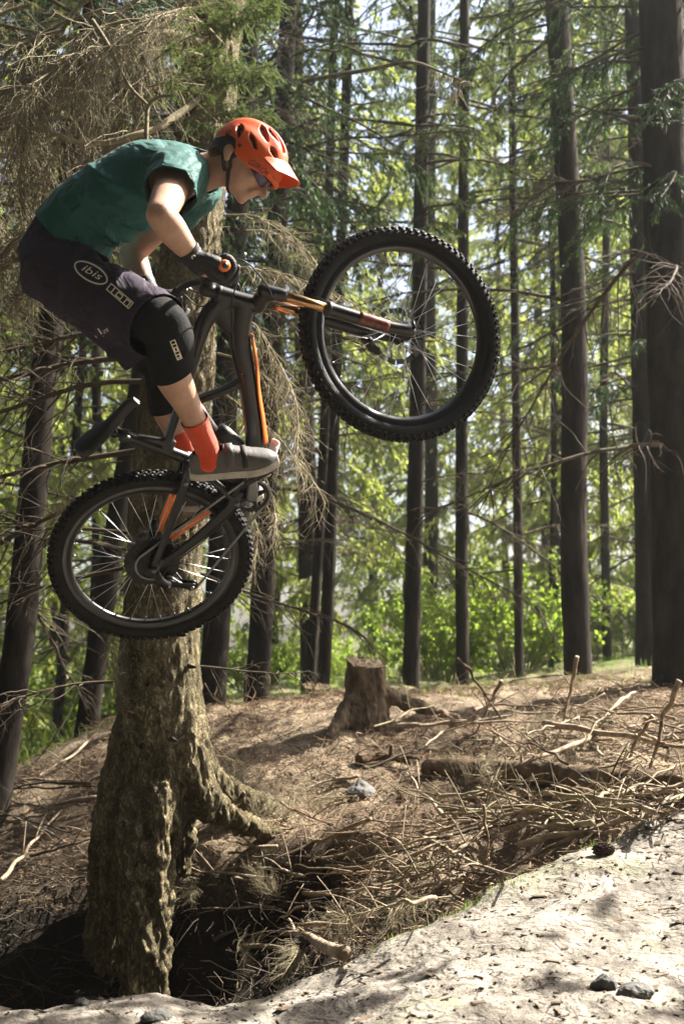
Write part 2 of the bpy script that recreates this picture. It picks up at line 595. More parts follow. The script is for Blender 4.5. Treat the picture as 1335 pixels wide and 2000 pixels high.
def floor_z(x, y):
    x = np.asarray(x, float); y = np.asarray(y, float)
    fl = 0.80 + 0.06 * x + np.where(x > 1.3, 0.05 * (x - 1.3), 0)
    fl = np.clip(fl, 0.6, 1.5)
    fl = fl - 0.95 * sstep(-1.0, -4.2, x) * np.interp(y, [6, 12, 30], [1, 1, 0.9])
    far = sstep(25, 90, y)
    fl = fl + far * 1.2 + 2.5 * sstep(60, 150, np.hypot(x, y))
    # bank that falls towards the trail
    top = np.interp(x, [-3, -1.1, -0.7, 0, 1.2, 3], [10.5, 10.0, 9.6, 9.4, 9.8, 10.5])
    t = np.clip((y - 4.9) / (top - 4.9), 0, 1)
    prof = np.interp(t, [0, 0.08, 0.3, 0.45, 0.62, 0.78, 0.9, 1.0], [0, 0.06, 0.30, 0.50, 0.62, 0.82, 0.95, 1.0])
    lowz = np.interp(x, [-4, -1.6, -0.9, -0.2, 0.3, 0.8, 1.4, 4], [-0.7, -0.62, -0.5, -0.28, -0.12, 0.12, 0.32, 0.6])
    z = lowz + (fl - lowz) * prof
    # undercut pit left of and under the roots of the near tree
    brink = np.interp(x, [-2.6, -1.7, -1.2, -0.75, -0.4, 0.0, 0.2], [6.6, 6.8, 7.0, 6.95, 7.0, 7.05, 6.9])
    near_lip = np.interp(x, [-1.1, -0.75, -0.3, 0.1], [4.8, 5.2, 5.75, 6.2])
    pit = sstep(0.14, -0.06, x) * sstep(brink, brink - np.interp(x, [-1.9, -1.2, -0.9], [0.9, 0.6, 0.28]), y) * sstep(near_lip, near_lip + 0.45, y)
    deep = np.interp(x, [-1.0, -0.5, 0.1], [-0.75, -0.62, -0.25])
    z = z - pit * np.clip(z - deep, 0, 2) * (1 + 0.16 * fbm(np.stack([x, y, 0 * x], -1).reshape(-1, 3) * 6, 29, 4).reshape(x.shape))
    P = np.stack([x, y, 0 * x], -1).reshape(-1, 3)
    amp = np.interp(y, [4, 6, 10, 20], [1, 1, 0.8, 1.2]).reshape(-1) if np.ndim(y) else 1
    n = amp * (0.075 * fbm(P * 1.1, 21, 3) + 0.035 * fbm(P * 3.7, 23, 3) + 0.016 * fbm(P * 11, 25, 3))
    z = z + n.reshape(z.shape)
    under = (y < 4.9)
    z = np.where(under, np.minimum(z, edge_z(x) - 0.75), z)
    return z

def ground_z(x, y):
    if y < edge_y(x):
        return float(trail_z(np.array([x]), np.array([y]))[0])
    g = float(floor_z(np.array([x]), np.array([y]))[0])
    return max(g, float(trail_z(np.array([x]), np.array([y]))[0])) if y < 7.5 else g

_HY = np.concatenate([np.arange(3.4, 12, 0.02), np.arange(12, 60, 0.2)])
def ground_zs(x, y):
    g = floor_z(x, y); t = trail_z(x, y)
    return np.where(y < edge_y(x), t, np.where(y < 7.5, np.maximum(g, t), g))

def hit(px, py):
    """point of the ground seen at a pixel"""
    r = U(px, py, 1.0) - CAM
    r = r / r[1]
    P = CAM + r * _HY[:, None]
    m = P[:, 2] < ground_zs(P[:, 0], P[:, 1])
    return P[int(np.argmax(m))] if m.any() else P[-1]

def terrain_material():
    m = bpy.data.materials.new('forest_floor')
    m.use_nodes = True
    nt = m.node_tree; L = nt.links
    b = nt.nodes['Principled BSDF']
    b.inputs['Roughness'].default_value = 0.92
    b.inputs['Specular IOR Level'].default_value = 0.15
    tc = nt.nodes.new('ShaderNodeTexCoord')
    def noise(sc, det=6, ro=0.65):
        n = nt.nodes.new('ShaderNodeTexNoise')
        n.inputs['Scale'].default_value = sc; n.inputs['Detail'].default_value = det; n.inputs['Roughness'].default_value = ro
        L.new(tc.outputs['Object'], n.inputs['Vector'])
        return n
    def ramp(src, p0, p1, c0, c1):
        r = nt.nodes.new('ShaderNodeValToRGB')
        r.color_ramp.elements[0].position = p0; r.color_ramp.elements[1].position = p1
        r.color_ramp.elements[0].color = (*c0, 1); r.color_ramp.elements[1].color = (*c1, 1)
        L.new(src, r.inputs[0])
        return r
    def mix(fac, a, c):
        x = nt.nodes.new('ShaderNodeMix'); x.data_type = 'RGBA'
        L.new(fac, x.inputs['Factor']); L.new(a, x.inputs['A']); L.new(c, x.inputs['B'])
        return x.outputs['Result']
    n1 = noise(18); n2 = noise(1.3, 4); n3 = noise(70)
    brown = ramp(n1.outputs['Fac'], 0.35, 0.68, (0.032, 0.021, 0.014), (0.12, 0.082, 0.052))
    pale = ramp(n3.outputs['Fac'], 0.4, 0.65, (0.095, 0.069, 0.044), (0.36, 0.285, 0.195))
    f1 = ramp(n2.outputs['Fac'], 0.44, 0.56, (0, 0, 0), (1, 1, 1))
    c = mix(f1.outputs[0], brown.outputs[0], pale.outputs[0])
    # moss and grass: farther back and on the left
    sp = nt.nodes.new('ShaderNodeSeparateXYZ'); L.new(tc.outputs['Object'], sp.inputs[0])
    mr = nt.nodes.new('ShaderNodeMapRange'); L.new(sp.outputs['Y'], mr.inputs['Value'])
    mr.inputs['From Min'].default_value = 9.5; mr.inputs['From Max'].default_value = 16
    ng = noise(2.2, 5)
    ad = nt.nodes.new('ShaderNodeMath'); ad.operation = 'MULTIPLY'
    L.new(mr.outputs[0], ad.inputs[0])
    g2 = ramp(ng.outputs['Fac'], 0.38, 0.55, (0.2, 0.2, 0.2), (1, 1, 1)); L.new(g2.outputs[0], ad.inputs[1])
    green = ramp(n1.outputs['Fac'], 0.3, 0.7, (0.05, 0.075, 0.02), (0.13, 0.17, 0.04))
    c = mix(ad.outputs[0], c, green.outputs[0])
    # shade painted near black into the low ground of the hollow
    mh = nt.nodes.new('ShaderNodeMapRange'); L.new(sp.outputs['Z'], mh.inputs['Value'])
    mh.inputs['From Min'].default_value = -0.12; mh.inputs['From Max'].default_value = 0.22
    hollow_shade = nt.nodes.new('ShaderNodeRGB'); hollow_shade.outputs[0].default_value = (0.014, 0.010, 0.007, 1)
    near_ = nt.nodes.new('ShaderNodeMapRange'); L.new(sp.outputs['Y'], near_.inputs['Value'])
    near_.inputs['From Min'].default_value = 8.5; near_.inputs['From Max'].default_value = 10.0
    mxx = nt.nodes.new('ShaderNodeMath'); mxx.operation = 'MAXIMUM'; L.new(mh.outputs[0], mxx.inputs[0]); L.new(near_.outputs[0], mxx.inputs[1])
    c = mix(mxx.outputs[0], hollow_shade.outputs[0], c)
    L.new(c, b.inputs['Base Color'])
    bp = nt.nodes.new('ShaderNodeBump'); bp.inputs['Strength'].default_value = 0.9; bp.inputs['Distance'].default_value = 0.02
    L.new(n3.outputs['Fac'], bp.inputs['Height']); L.new(bp.outputs[0], b.inputs['Normal'])
    return m

def dirt_material():
    m = mat('trail_dirt', (0.105, 0.093, 0.078), 0.95, spec=0.15, col2=(0.28, 0.255, 0.218), vscale=5, bump=0.9, bscale=42, wrinkle=9, wamt=0.7)
    nt = m.node_tree; L = nt.links
    b = nt.nodes['Principled BSDF']
    src = b.inputs['Base Color'].links[0].from_socket
    tc = nt.nodes['Texture Coordinate']
    v = nt.nodes.new('ShaderNodeTexNoise'); v.inputs['Scale'].default_value = 130; v.inputs['Detail'].default_value = 3
    L.new(tc.outputs['Object'], v.inputs['Vector'])
    r = nt.nodes.new('ShaderNodeValToRGB')
    r.color_ramp.elements[0].position = 0.33; r.color_ramp.elements[1].position = 0.45
    r.color_ramp.elements[0].color = (0.35, 0.31, 0.28, 1); r.color_ramp.elements[1].color = (1, 1, 1, 1)
    L.new(v.outputs['Fac'], r.inputs[0])
    x = nt.nodes.new('ShaderNodeMix'); x.data_type = 'RGBA'; x.blend_type = 'MULTIPLY'; x.inputs['Factor'].default_value = 1
    L.new(src, x.inputs['A']); L.new(r.outputs[0], x.inputs['B'])
    # mossy patches
    g = nt.nodes.new('ShaderNodeTexNoise'); g.inputs['Scale'].default_value = 2.1; g.inputs['Detail'].default_value = 6
    L.new(tc.outputs['Object'], g.inputs['Vector'])
    gr = nt.nodes.new('ShaderNodeValToRGB')
    gr.color_ramp.elements[0].position = 0.56; gr.color_ramp.elements[1].position = 0.72
    gr.color_ramp.elements[0].color = (0, 0, 0, 1); gr.color_ramp.elements[1].color = (0.6, 0.6, 0.6, 1)
    L.new(g.outputs['Fac'], gr.inputs[0])
    y = nt.nodes.new('ShaderNodeMix'); y.data_type = 'RGBA'
    L.new(gr.outputs[0], y.inputs['Factor']); L.new(x.outputs['Result'], y.inputs['A']); y.inputs['B'].default_value = (0.16, 0.17, 0.085, 1)
    L.new(y.outputs['Result'], b.inputs['Base Color'])
    return m

def build_terrain():
    sx = np.linspace(-1, 1, 260)
    xs = 3.2 * sx + 137 * np.sign(sx) * np.abs(sx) ** 7
    ya = np.arange(4.2, 11, 0.035)
    yb = 11 + 0.06 * (1.045 ** np.arange(1, 125) - 1) / 0.045
    yb = yb[yb < 140]
    yc = -np.linspace(0, 1, 14)[::-1] ** 2 * 110 + 4.0
    ys = np.concatenate([yc, ya, yb])
    X, Y = np.meshgrid(xs, ys)
    Z = floor_z(X, Y)
    mb = MB(); mb.add(np.stack([X, Y, Z], -1), grid_faces(len(ys), len(xs)))
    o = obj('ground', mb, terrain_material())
    tag(o, kind='structure')
    xs = np.concatenate([np.linspace(-14, -2, 20)[:-1], np.linspace(-2, 3, 210), np.linspace(3, 14, 20)[1:]])
    ts = np.concatenate([np.linspace(-14, -2.2, 24)[:-1], np.linspace(-2.2, 0.9, 190)])
    X, T = np.meshgrid(xs, ts)
    Y = edge_y(X) + T
    Z = trail_z(X, Y)
    mb = MB(); mb.add(np.stack([X, Y, Z], -1), grid_faces(len(ts), len(xs)))
    o = obj('trail', mb, dirt_material())
    tag(o, kind='structure')
build_terrain()

# ------------------------------------------------------------------ trees
def walk(starts, dirs, length, K, wob, grav, r):
    """random-walk polylines. starts, dirs [N,3], length [N]; returns [N,K,3]"""
    N_ = len(starts)
    d = dirs / (np.linalg.norm(dirs, axis=1)[:, None] + 1e-9)
    P = np.empty((N_, K, 3)); P[:, 0] = starts
    step = (length / (K - 1))[:, None]
    curl = r.normal(size=(N_, 3)) * wob * 0.5
    for k in range(1, K):
        d = d + r.normal(size=(N_, 3)) * wob + curl * 0.6 + np.array([0, 0, -grav])
        d /= np.linalg.norm(d, axis=1)[:, None]
        P[:, k] = P[:, k - 1] + d * step
    return P

def sample(P, n, lo, hi, r):
    """n random points along polylines P [N,K,3]: positions, tangents, parameter"""
    N_, K = P.shape[:2]
    i = r.integers(0, N_, n)
    t = r.uniform(lo, hi, n) * (K - 1)
    k = np.minimum(t.astype(int), K - 2)
    u = (t - k)[:, None]
    a, b_ = P[i, k], P[i, k + 1]
    return a + (b_ - a) * u, b_ - a, t / (K - 1), i

def dead_branch_mesh(name, seed, L=1.6, n2=40, n3=120, droop=0.05, r0=0.012, m='twig', fine=0.0016, needle=None, nn=0, hang=0.12, nm='needles', side=0.9):
    """a conifer branch along +x: main limb, side twigs, fine hanging twiglets, needles if alive"""
    r = np.random.default_rng(seed)
    K = 14
    main = walk(np.zeros((1, 3)), np.array([[1.0, 0, 0.12]]), np.array([L]), K, 0.07, droop, r)
    mb = MB()
    V, F = tubes(main, np.linspace(r0, r0 * 0.25, K)[None], 6); mb.add(V, F)
    p, t, s, _ = sample(main, n2, 0.12, 1.0, r)
    side_ = r.choice([-1, 1], n2)
    d = t / np.linalg.norm(t, axis=1)[:, None] * 0.7 + np.stack([0 * p[:, 0], side_ * r.uniform(0.4, side, n2), r.uniform(-0.5, 0.25, n2)], -1)
    ln = L * r.uniform(0.12, 0.42, n2) * (1.15 - 0.7 * s)
    tw = walk(p, d, ln, 9, 0.13, hang * 0.6, r)
    V, F = tubes(tw, np.linspace(1, 0.4, 9)[None] * (fine * 1.9 * r.uniform(0.8, 1.4, n2))[:, None], 4); mb.add(V, F)
    fi = None
    if n3:
        p, t, s, _ = sample(tw, n3, 0.15, 1.0, r)
        d = t / (np.linalg.norm(t, axis=1)[:, None] + 1e-9) * 0.6 + r.normal(size=(n3, 3)) * np.array([0.55, 0.55, 0.35]) + np.array([0, 0, -0.25])
        fi = walk(p, d, r.uniform(0.06, 0.30, n3) * min(1.0, L / 1.3), 7, 0.20, hang, r)
        V, F = tubes(fi, np.linspace(1, 0.5, 7)[None] * (fine * r.uniform(0.7, 1.2, n3))[:, None], 3); mb.add(V, F)
    if nn:
        src = tw if fi is None else fi
        p, t, s, _ = sample(src, nn, 0.0, 1.0, r)
        t = t / (np.linalg.norm(t, axis=1)[:, None] + 1e-9)
        d = t * 0.7 + r.normal(size=(nn, 3)) * 0.6 + np.array([0, 0, -0.1])
        d /= np.linalg.norm(d, axis=1)[:, None]
        w = np.cross(d, r.normal(size=(nn, 3))); w /= np.linalg.norm(w, axis=1)[:, None]
        l, wd = needle
        l = l * r.uniform(0.6, 1.3, nn)[:, None]
        q = np.stack([p - w * wd * 0.3, p + d * l * 0.5 - w * wd, p + d * l, p + d * l * 0.5 + w * wd], 1)
        mb.add(q.reshape(-1, 3), np.arange(nn * 4).reshape(-1, 4), 1)
    return make_mesh(name, mb, [M[m], M[nm]], True)

def crown_mesh(name, seed, H_=13.0, z0=2.5, R=2.6, whorl=0.42, nb=7, sprays=150, leaf=(0.15, 0.028), nm='needles', fill=1.0, narrow=0.75):
    """living conifer crown around the z axis from z0 to H_: drooping limbs with needle sprays"""
    r = np.random.default_rng(seed)
    mb = MB()
    zs = np.arange(z0, H_, whorl)
    starts, dirs, lens = [], [], []
    for z in zs:
        f = (z - z0) / (H_ - z0)
        rad = R * (1 - f) ** narrow * min(1, 0.55 + 2.5 * f)
        for k in range(nb):
            if r.random() > fill: continue
            a = r.uniform(0, 2 * math.pi)
            starts.append([0, 0, z + r.uniform(-0.2, 0.2)])
            dirs.append([math.cos(a), math.sin(a), r.uniform(-0.15, 0.25)])
            lens.append(rad * r.uniform(0.6, 1.1))
    starts, dirs, lens = map(np.array, (starts, dirs, lens))
    limbs = walk(starts, dirs, lens, 9, 0.07, 0.06, r)
    V, F = tubes(limbs, np.linspace(1, 0.25, 9)[None] * (0.008 + 0.006 * lens)[:, None], 4); mb.add(V, F, 0)
    n2 = len(limbs) * 14
    p, t, s, i = sample(limbs, n2, 0.22, 1.0, r)
    t /= np.linalg.norm(t, axis=1)[:, None] + 1e-9
    side = np.cross(t, [0, 0, 1.0]); side *= r.choice([-1, 1], n2)[:, None]
    d = t * 0.7 + side * r.uniform(0.4, 1.0, n2)[:, None] + np.stack([0 * s, 0 * s, r.uniform(-0.55, 0.05, n2)], -1)
    tw = walk(p, d, lens[i] * r.uniform(0.18, 0.40, n2) * (1.2 - 0.6 * s), 6, 0.10, 0.16, r)
    n3 = len(limbs) * sprays
    p, t, s, i = sample(tw, n3, 0.0, 1.0, r)
    t /= np.linalg.norm(t, axis=1)[:, None] + 1e-9
    d = t * 0.9 + r.normal(size=(n3, 3)) * np.array([0.45, 0.45, 0.3]) + np.array([0, 0, -0.35])
    d /= np.linalg.norm(d, axis=1)[:, None]
    w = np.cross(d, r.normal(size=(n3, 3))); w /= np.linalg.norm(w, axis=1)[:, None]
    l = leaf[0] * r.uniform(0.5, 1.3, n3)[:, None]; wd = leaf[1] * r.uniform(0.6, 1.3, n3)[:, None]
    q = np.stack([p - w * wd * 0.4, p + d * l * 0.5 - w * wd, p + d * l, p + d * l * 0.5 + w * wd], 1)
    mb.add(q.reshape(-1, 3), np.arange(n3 * 4).reshape(-1, 4), 1)
    return make_mesh(name, mb, [M['dark_twig'], M[nm]], True)

def bush_mesh(name, seed, h=1.6, rad=0.8, n=3200, leaf=(0.07, 0.030)):
    r = np.random.default_rng(seed)
    mb = MB()
    ns = 22
    a = r.uniform(0, 2 * np.pi, ns)
    st_ = np.stack([0.12 * np.cos(a), 0.12 * np.sin(a), 0 * a - 0.1], -1)
    d = np.stack([0.55 * np.cos(a), 0.55 * np.sin(a), r.uniform(0.7, 1.6, ns)], -1)
    stem = walk(st_, d, h * r.uniform(0.6, 1.15, ns), 8, 0.10, 0.02, r)
    V, F = tubes(stem, np.linspace(0.012, 0.004, 8)[None].repeat(ns, 0), 4); mb.add(V, F, 0)
    p, t, s, i = sample(stem, 120, 0.25, 1.0, r)
    br = walk(p, t / np.linalg.norm(t, axis=1)[:, None] + r.normal(size=(120, 3)) * 0.7, rad * r.uniform(0.25, 0.7, 120), 6, 0.12, 0.02, r)
    V, F = tubes(br, np.linspace(0.005, 0.002, 6)[None].repeat(120, 0), 3); mb.add(V, F, 0)
    p, t, s, i = sample(br, n, 0.1, 1.0, r)
    p = p + r.normal(size=p.shape) * 0.03
    d = r.normal(size=(n, 3)) + np.array([0, 0, -0.1]); d /= np.linalg.norm(d, axis=1)[:, None]
    w = np.cross(d, r.normal(size=(n, 3))); w /= np.linalg.norm(w, axis=1)[:, None]
    l = leaf[0] * r.uniform(0.6, 1.3, n)[:, None]; wd = leaf[1] * r.uniform(0.7, 1.2, n)[:, None]
    q = np.stack([p, p + d * l * 0.5 - w * wd, p + d * l, p + d * l * 0.5 + w * wd], 1)
    mb.add(q.reshape(-1, 3), np.arange(n * 4).reshape(-1, 4), 1)
    return make_mesh(name, mb, [M['dead_wood'], M['leaf']], True)

DEAD = [dead_branch_mesh('dead_branch', 100 + k, L, n2, n3, dr, r0, 'dark_twig', 0.0028, hang=0.10) for k, (L, n2, n3, dr, r0) in enumerate(((1.7, 26, 60, 0.03, 0.016), (2.2, 34, 80, 0.05, 0.019), (1.2, 20, 40, 0.02, 0.012), (2.6, 40, 70, 0.06, 0.02)))]
 
CROWN = {
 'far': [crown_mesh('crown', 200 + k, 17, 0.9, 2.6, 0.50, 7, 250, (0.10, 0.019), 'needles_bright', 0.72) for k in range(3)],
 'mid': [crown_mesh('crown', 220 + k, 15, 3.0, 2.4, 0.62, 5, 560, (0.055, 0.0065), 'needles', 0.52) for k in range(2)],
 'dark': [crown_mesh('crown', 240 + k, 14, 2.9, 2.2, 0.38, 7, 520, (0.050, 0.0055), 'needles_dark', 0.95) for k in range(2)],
}
BUSH = [bush_mesh('foliage', 260 + k, 1.5 + 0.3 * k, 0.9) for k in range(3)]
# the bright crowns carry their own twig colour
def trunk_mesh(name, P, rad, seed, n=22, m=48, rough=0.06, flare=0.5, ovality=0.06):
    """tapered trunk along P (rows of points), radii rad, with root flare and bark relief"""
    Q = spline(np.hstack([np.asarray(P, float), np.asarray(rad, float)[:, None]]), m)
    C_, r = Q[:, :3], Q[:, 3]
    T, N, B = frames(C_)
    t = np.linspace(0, 2 * np.pi, n, endpoint=False)
    base = np.linalg.norm(C_ - C_[0], axis=1)
    fl = 1 + flare * np.exp(-base / (1.6 * r[0]))
    lob = 1 + (fl - 1)[:, None] * 0.6 * np.cos(4 * t + seed)[None] * np.exp(-base / (2.0 * r[0]))[:, None]
    R = (r * fl)[:, None] * lob * (1 + ovality * np.cos(2 * t + seed))[None]
    V = C_[:, None] + R[..., None] * (np.cos(t)[None, :, None] * N[:, None] + np.sin(t)[None, :, None] * B[:, None])
    V = V.reshape(-1, 3)
    dirn = (V - np.repeat(C_, n, 0)); dirn /= np.linalg.norm(dirn, axis=1)[:, None]
    q = V * np.array([1, 1, 0.35]) / r[0]
    d = rough * (fbm(q * 2.2, seed, 3) + 0.6 * fbm(q * 7, seed + 5, 2))
    V = V + dirn * (d * np.repeat(r, n))[:, None]
    mb = MB(); mb.add(V, grid_faces(m, n, True))
    return mb

def orient(p, az, el, roll=0.0, s=1.0):
    Mx = Matrix.Translation(Vector(p)) @ Matrix.Rotation(az, 4, 'Z') @ Matrix.Rotation(-el, 4, 'Y') @ Matrix.Rotation(roll, 4, 'X')
    return Mx @ Matrix.Diagonal((s, s, s, 1))

def child(name, me, parent, Mx):
    o = link(name, me, parent, True)
    o.matrix_parent_inverse = PINV[parent.name]
    o.matrix_basis = Mx
    return o

def tree(name, label, group, base, top, r0, r1, bark='bark', crown=None, crown_z=0.0, crown_s=1.0, dead=(), seed=0, flare=0.45, n=18, m=36):
    """base, top: world points of the trunk line; it goes on up to 15 m in the same line"""
    base = np.asarray(base, float); top = np.asarray(top, float)
    d = (top - base) / (top[2] - base[2])
    hgt = 15.0
    r_end = max(0.03, r0 + (r1 - r0) * hgt / (top[2] - base[2]))
    rr = np.random.default_rng(seed + 500)
    t = thing(name, label, 'tree', base, group)
    zz = np.array([-0.35, 0.0, 1.2, 3.0, 6.0, 10.0, hgt])
    P = base + d * zz[:, None] + np.stack([rr.normal(size=7) * 0.02, rr.normal(size=7) * 0.02, 0 * zz], -1) * (zz[:, None] > 0.5)
    rad = np.maximum(r0 + (r_end - r0) * np.clip(zz, 0, None) / hgt, 0.03)
    tb = trunk_mesh('trunk', P, rad, seed, n, m, flare=flare)
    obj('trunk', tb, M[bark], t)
    if crown:
        me = CROWN[crown][seed % len(CROWN[crown])]
        Mx = Matrix.Translation(Vector(base + d * crown_z + np.array([0, 0, 0]))) @ Matrix.Rotation(rr.uniform(0, 6.28), 4, 'Z') @ Matrix.Diagonal((crown_s, crown_s, crown_s, 1))
        child('crown', me, t, Mx)
    for z, az, k, s, el in dead:
        child('branch', DEAD[k % 4], t, orient(base + d * z, az, el, rr.uniform(-0.5, 0.5), s))
    return t

def dead_set(r, n, z0, z1, s=1.0, az0=None):
    return [(r.uniform(z0, z1), r.uniform(0, 6.28) if az0 is None else az0 + r.normal() * 0.8, r.integers(0, 4), s * r.uniform(0.6, 1.1), r.uniform(-0.25, 0.15)) for _ in range(n)]

tr = np.random.default_rng(77)
def from_px(bx, by, tx, ty, Y, wpx, wtop):
    b = at_y(bx, by, Y); t = at_y(tx, ty, Y)
    b[2] = ground_z(b[0], Y) if Y > 6 else b[2]
    return b, t, wpx / 2 / FPX * Y, wtop / 2 / FPX * Y

# named trunks: base x, base y, top x, top y, depth, width at base, width at top
spec = [
 ('slender dark spruce trunk leaning right behind the rear wheel', 168, 1410, 262, 820, 10.5, 50, 42, 'dark', 0.2, 9),
 ('dark leaning spruce trunk at the left edge of the picture', -12, 1330, 105, 640, 8.6, 66, 46, 'dark', 0.4, 12),
 ('thick dark spruce trunk just right of the big near trunk', 412, 1372, 452, 700, 11.5, 56, 46, 'dark', 0.5, 8),
 ('dark spruce trunk rising behind the helmet and fork of the bike', 500, 1378, 560, 0, 12.2, 48, 32, 'dark', 1.2, 8),
 ('thinner of the pair of dark trunks standing on the old stump', 603, 1350, 640, 400, 13.5, 20, 15, 'mid', 2.0, 4),
 ('thicker of the pair of dark trunks standing on the old stump', 630, 1350, 668, 300, 13.7, 27, 20, 'mid', 1.5, 5),
 ('dark spruce trunk seen through the spokes of the front wheel', 802, 1345, 832, 0, 13.0, 37, 28, 'mid', 1.2, 7),
 ('narrow dark spruce trunk just right of the front wheel', 904, 1362, 905, 380, 13.4, 29, 22, 'mid', 1.6, 6),
 ('thin dark spruce trunk midway between the front wheel and the wide right trunk', 1012, 1345, 1008, 700, 14.6, 20, 16, 'mid', 2.0, 5),
 ('wide straight dark spruce trunk standing on the crest at right', 1128, 1335, 1092, 0, 11.2, 55, 44, 'mid', 1.6, 9),
 ('massive dark spruce trunk at the right edge of the picture', 1325, 1298, 1290, 0, 9.6, 98, 82, 'dark', 0.9, 8),
 ('tall dark spruce trunk left of the massive right edge trunk', 1262, 1290, 1235, 0, 13.0, 44, 34, 'dark', 0.2, 8),
 ('thin dark trunk right of the wide straight trunk on the crest', 1186, 1325, 1182, 800, 16.5, 20, 16, 'mid', 2.5, 4),
 ('very thin dark trunk left of the wide straight trunk on the crest', 1076, 1335, 1078, 900, 17.5, 15, 12, None, 0, 4),
 ('thin greyish trunk in the clearing at far left', 104, 1400, 128, 1150, 18.0, 22, 18, 'far', 2.6, 3),
]
NAMED = []
for k, (lab, bx, by, tx, ty, Y, w0, w1, cr, cz, nd) in enumerate(spec):
    b, t, r0, r1 = from_px(bx, by, tx, ty, Y, w0, w1)
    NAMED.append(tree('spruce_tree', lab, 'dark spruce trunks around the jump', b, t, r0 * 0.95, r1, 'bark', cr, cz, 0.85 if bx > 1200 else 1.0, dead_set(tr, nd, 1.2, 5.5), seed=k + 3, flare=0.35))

# the tall forest behind: each tree its own trunk and crown
fr_ = random.Random(5)
far = []
for k in range(32):
    for _ in range(60):
        Y = fr_.uniform(18, 40)
        X = fr_.uniform(-0.30, 0.30) * Y
        u_ = X / Y * FPX + PCX
        if (640 < u_ < 790 or 945 < u_ < 1060) and Y < 33: continue
        if all((X - a) ** 2 + (Y - b) ** 2 > 5.0 for a, b in far): break
    far.append((X, Y))
for k in range(34):          # and to both sides of what the lens takes in
    for _ in range(60):
        Y = fr_.uniform(10, 38)
        X = fr_.choice([-1, 1]) * fr_.uniform(0.30, 0.85) * Y
        if all((X - a) ** 2 + (Y - b) ** 2 > 6.0 for a, b in far) and not (X > 0 and Y < 20): break
    far.append((X, Y))
def where(X, Y):
    u_ = X / Y * FPX + PCX
    for lim, w in ((-60, 'outside the picture at left'), (130, 'at far left beyond the saddle'), (300, 'beyond the rear wheel and near spruce'), (460, 'behind the rider and handlebar'), (590, 'between the helmet and the front wheel'), (780, 'beyond the left half of the front wheel'), (960, 'beyond the right half of the front wheel'), (1110, 'left of the wide straight trunk'), (1230, 'right of the wide straight trunk'), (1400, 'by the massive trunk at the right edge')):
        if u_ < lim: return w
    return 'outside the picture at right'
for k, (X, Y) in enumerate(far):
    b = np.array([X, Y, ground_z(X, Y)])
    lean = np.array([fr_.uniform(-0.03, 0.03) * 8, 0, 8])
    bright = fr_.random() < 0.75
    w = fr_.uniform(0.07, 0.15)
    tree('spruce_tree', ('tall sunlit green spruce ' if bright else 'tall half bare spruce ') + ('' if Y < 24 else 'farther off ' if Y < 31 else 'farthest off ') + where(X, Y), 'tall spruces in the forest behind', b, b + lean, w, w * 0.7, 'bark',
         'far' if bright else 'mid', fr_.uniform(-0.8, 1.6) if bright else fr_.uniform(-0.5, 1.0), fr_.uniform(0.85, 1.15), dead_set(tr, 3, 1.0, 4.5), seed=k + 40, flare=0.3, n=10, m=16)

for k in range(16):
    Y = fr_.uniform(15.5, 26)
    X = -0.24 * Y + 0.48 * Y * (k + fr_.uniform(0.1, 0.9)) / 16
    s = fr_.uniform(0.45, 0.95)
    p = (X, Y, ground_z(X, Y))
    t = thing('leafy_bush', 'bright leafy bush ' + ('' if Y < 20 else 'farther off ') + where(X, Y), 'bush', p, 'bright bushes beyond the bank')
    child('foliage', BUSH[k % 3], t, Matrix.Translation(Vector(p)) @ Matrix.Rotation(fr_.uniform(0, 6.28), 4, 'Z') @ Matrix.Diagonal((s, s, s, 1)))

# the near spruce: bark relief, exposed roots, dead lower limbs
NY = 6.6
ax = [(282, 2060, 46), (284, 1900, 48), (284, 1760, 52), (287, 1660, 60), (298, 1570, 80), (306, 1440, 81), (311, 1250, 80), (330, 950, 72), (352, 700, 66), (385, 400, 60), (418, 100, 56), (440, -120, 52), (500, -900, 44), (560, -1700, 34)]
P = np.array([at_y(x, y, NY) for x, y, w in ax]); R_ = np.array([w / FPX * NY for x, y, w in ax])
near_base = np.array([P[4][0], NY, 0.2])
near = thing('near_spruce_tree', 'big near spruce with rough bark and flared exposed roots behind the rear wheel', 'tree', near_base)
def rp(x, y, Y, w): return np.r_[at_y(x, y, Y), w]
def rcap(pts, n=24):
    pts = np.array(pts)
    return capsule(pts[:, :3], pts[:, 3], n)
pcs = [capsule(P, R_, 40, m=160),
  rcap([rp(330, 1300, 6.62, 0.13), rp(350, 1440, 6.6, 0.15), rp(378, 1525, 6.6, 0.125), rp(415, 1575, 6.66, 0.085), rp(465, 1602, 6.8, 0.055), rp(550, 1640, 7.1, 0.03)]),
  rcap([rp(350, 1460, 6.75, 0.12), rp(420, 1530, 7.0, 0.08), rp(520, 1575, 7.4, 0.045), rp(600, 1600, 7.7, 0.03)]),
  rcap([rp(345, 1540, 6.68, 0.10), rp(350, 1620, 6.74, 0.085), rp(345, 1700, 6.78, 0.07)]),
  rcap([rp(275, 1420, 6.64, 0.13), rp(246, 1540, 6.70, 0.135), rp(226, 1680, 6.76, 0.125), rp(208, 1840, 6.80, 0.12), rp(195, 2040, 6.82, 0.12)]),
  rcap([rp(268, 1560, 6.46, 0.07), rp(262, 1660, 6.42, 0.075), rp(272, 1780, 6.40, 0.06), rp(276, 1950, 6.40, 0.06)]),
  rcap([rp(310, 1540, 6.44, 0.07), rp(312, 1650, 6.42, 0.055), rp(306, 1790, 6.42, 0.05), rp(300, 1950, 6.42, 0.05)])]
V, F = union(pcs, 0.0095, 12)
dirn = normals(V, F)
zq = V[:, 2]
low = 1 - sstep(0.0, 1.0, zq)
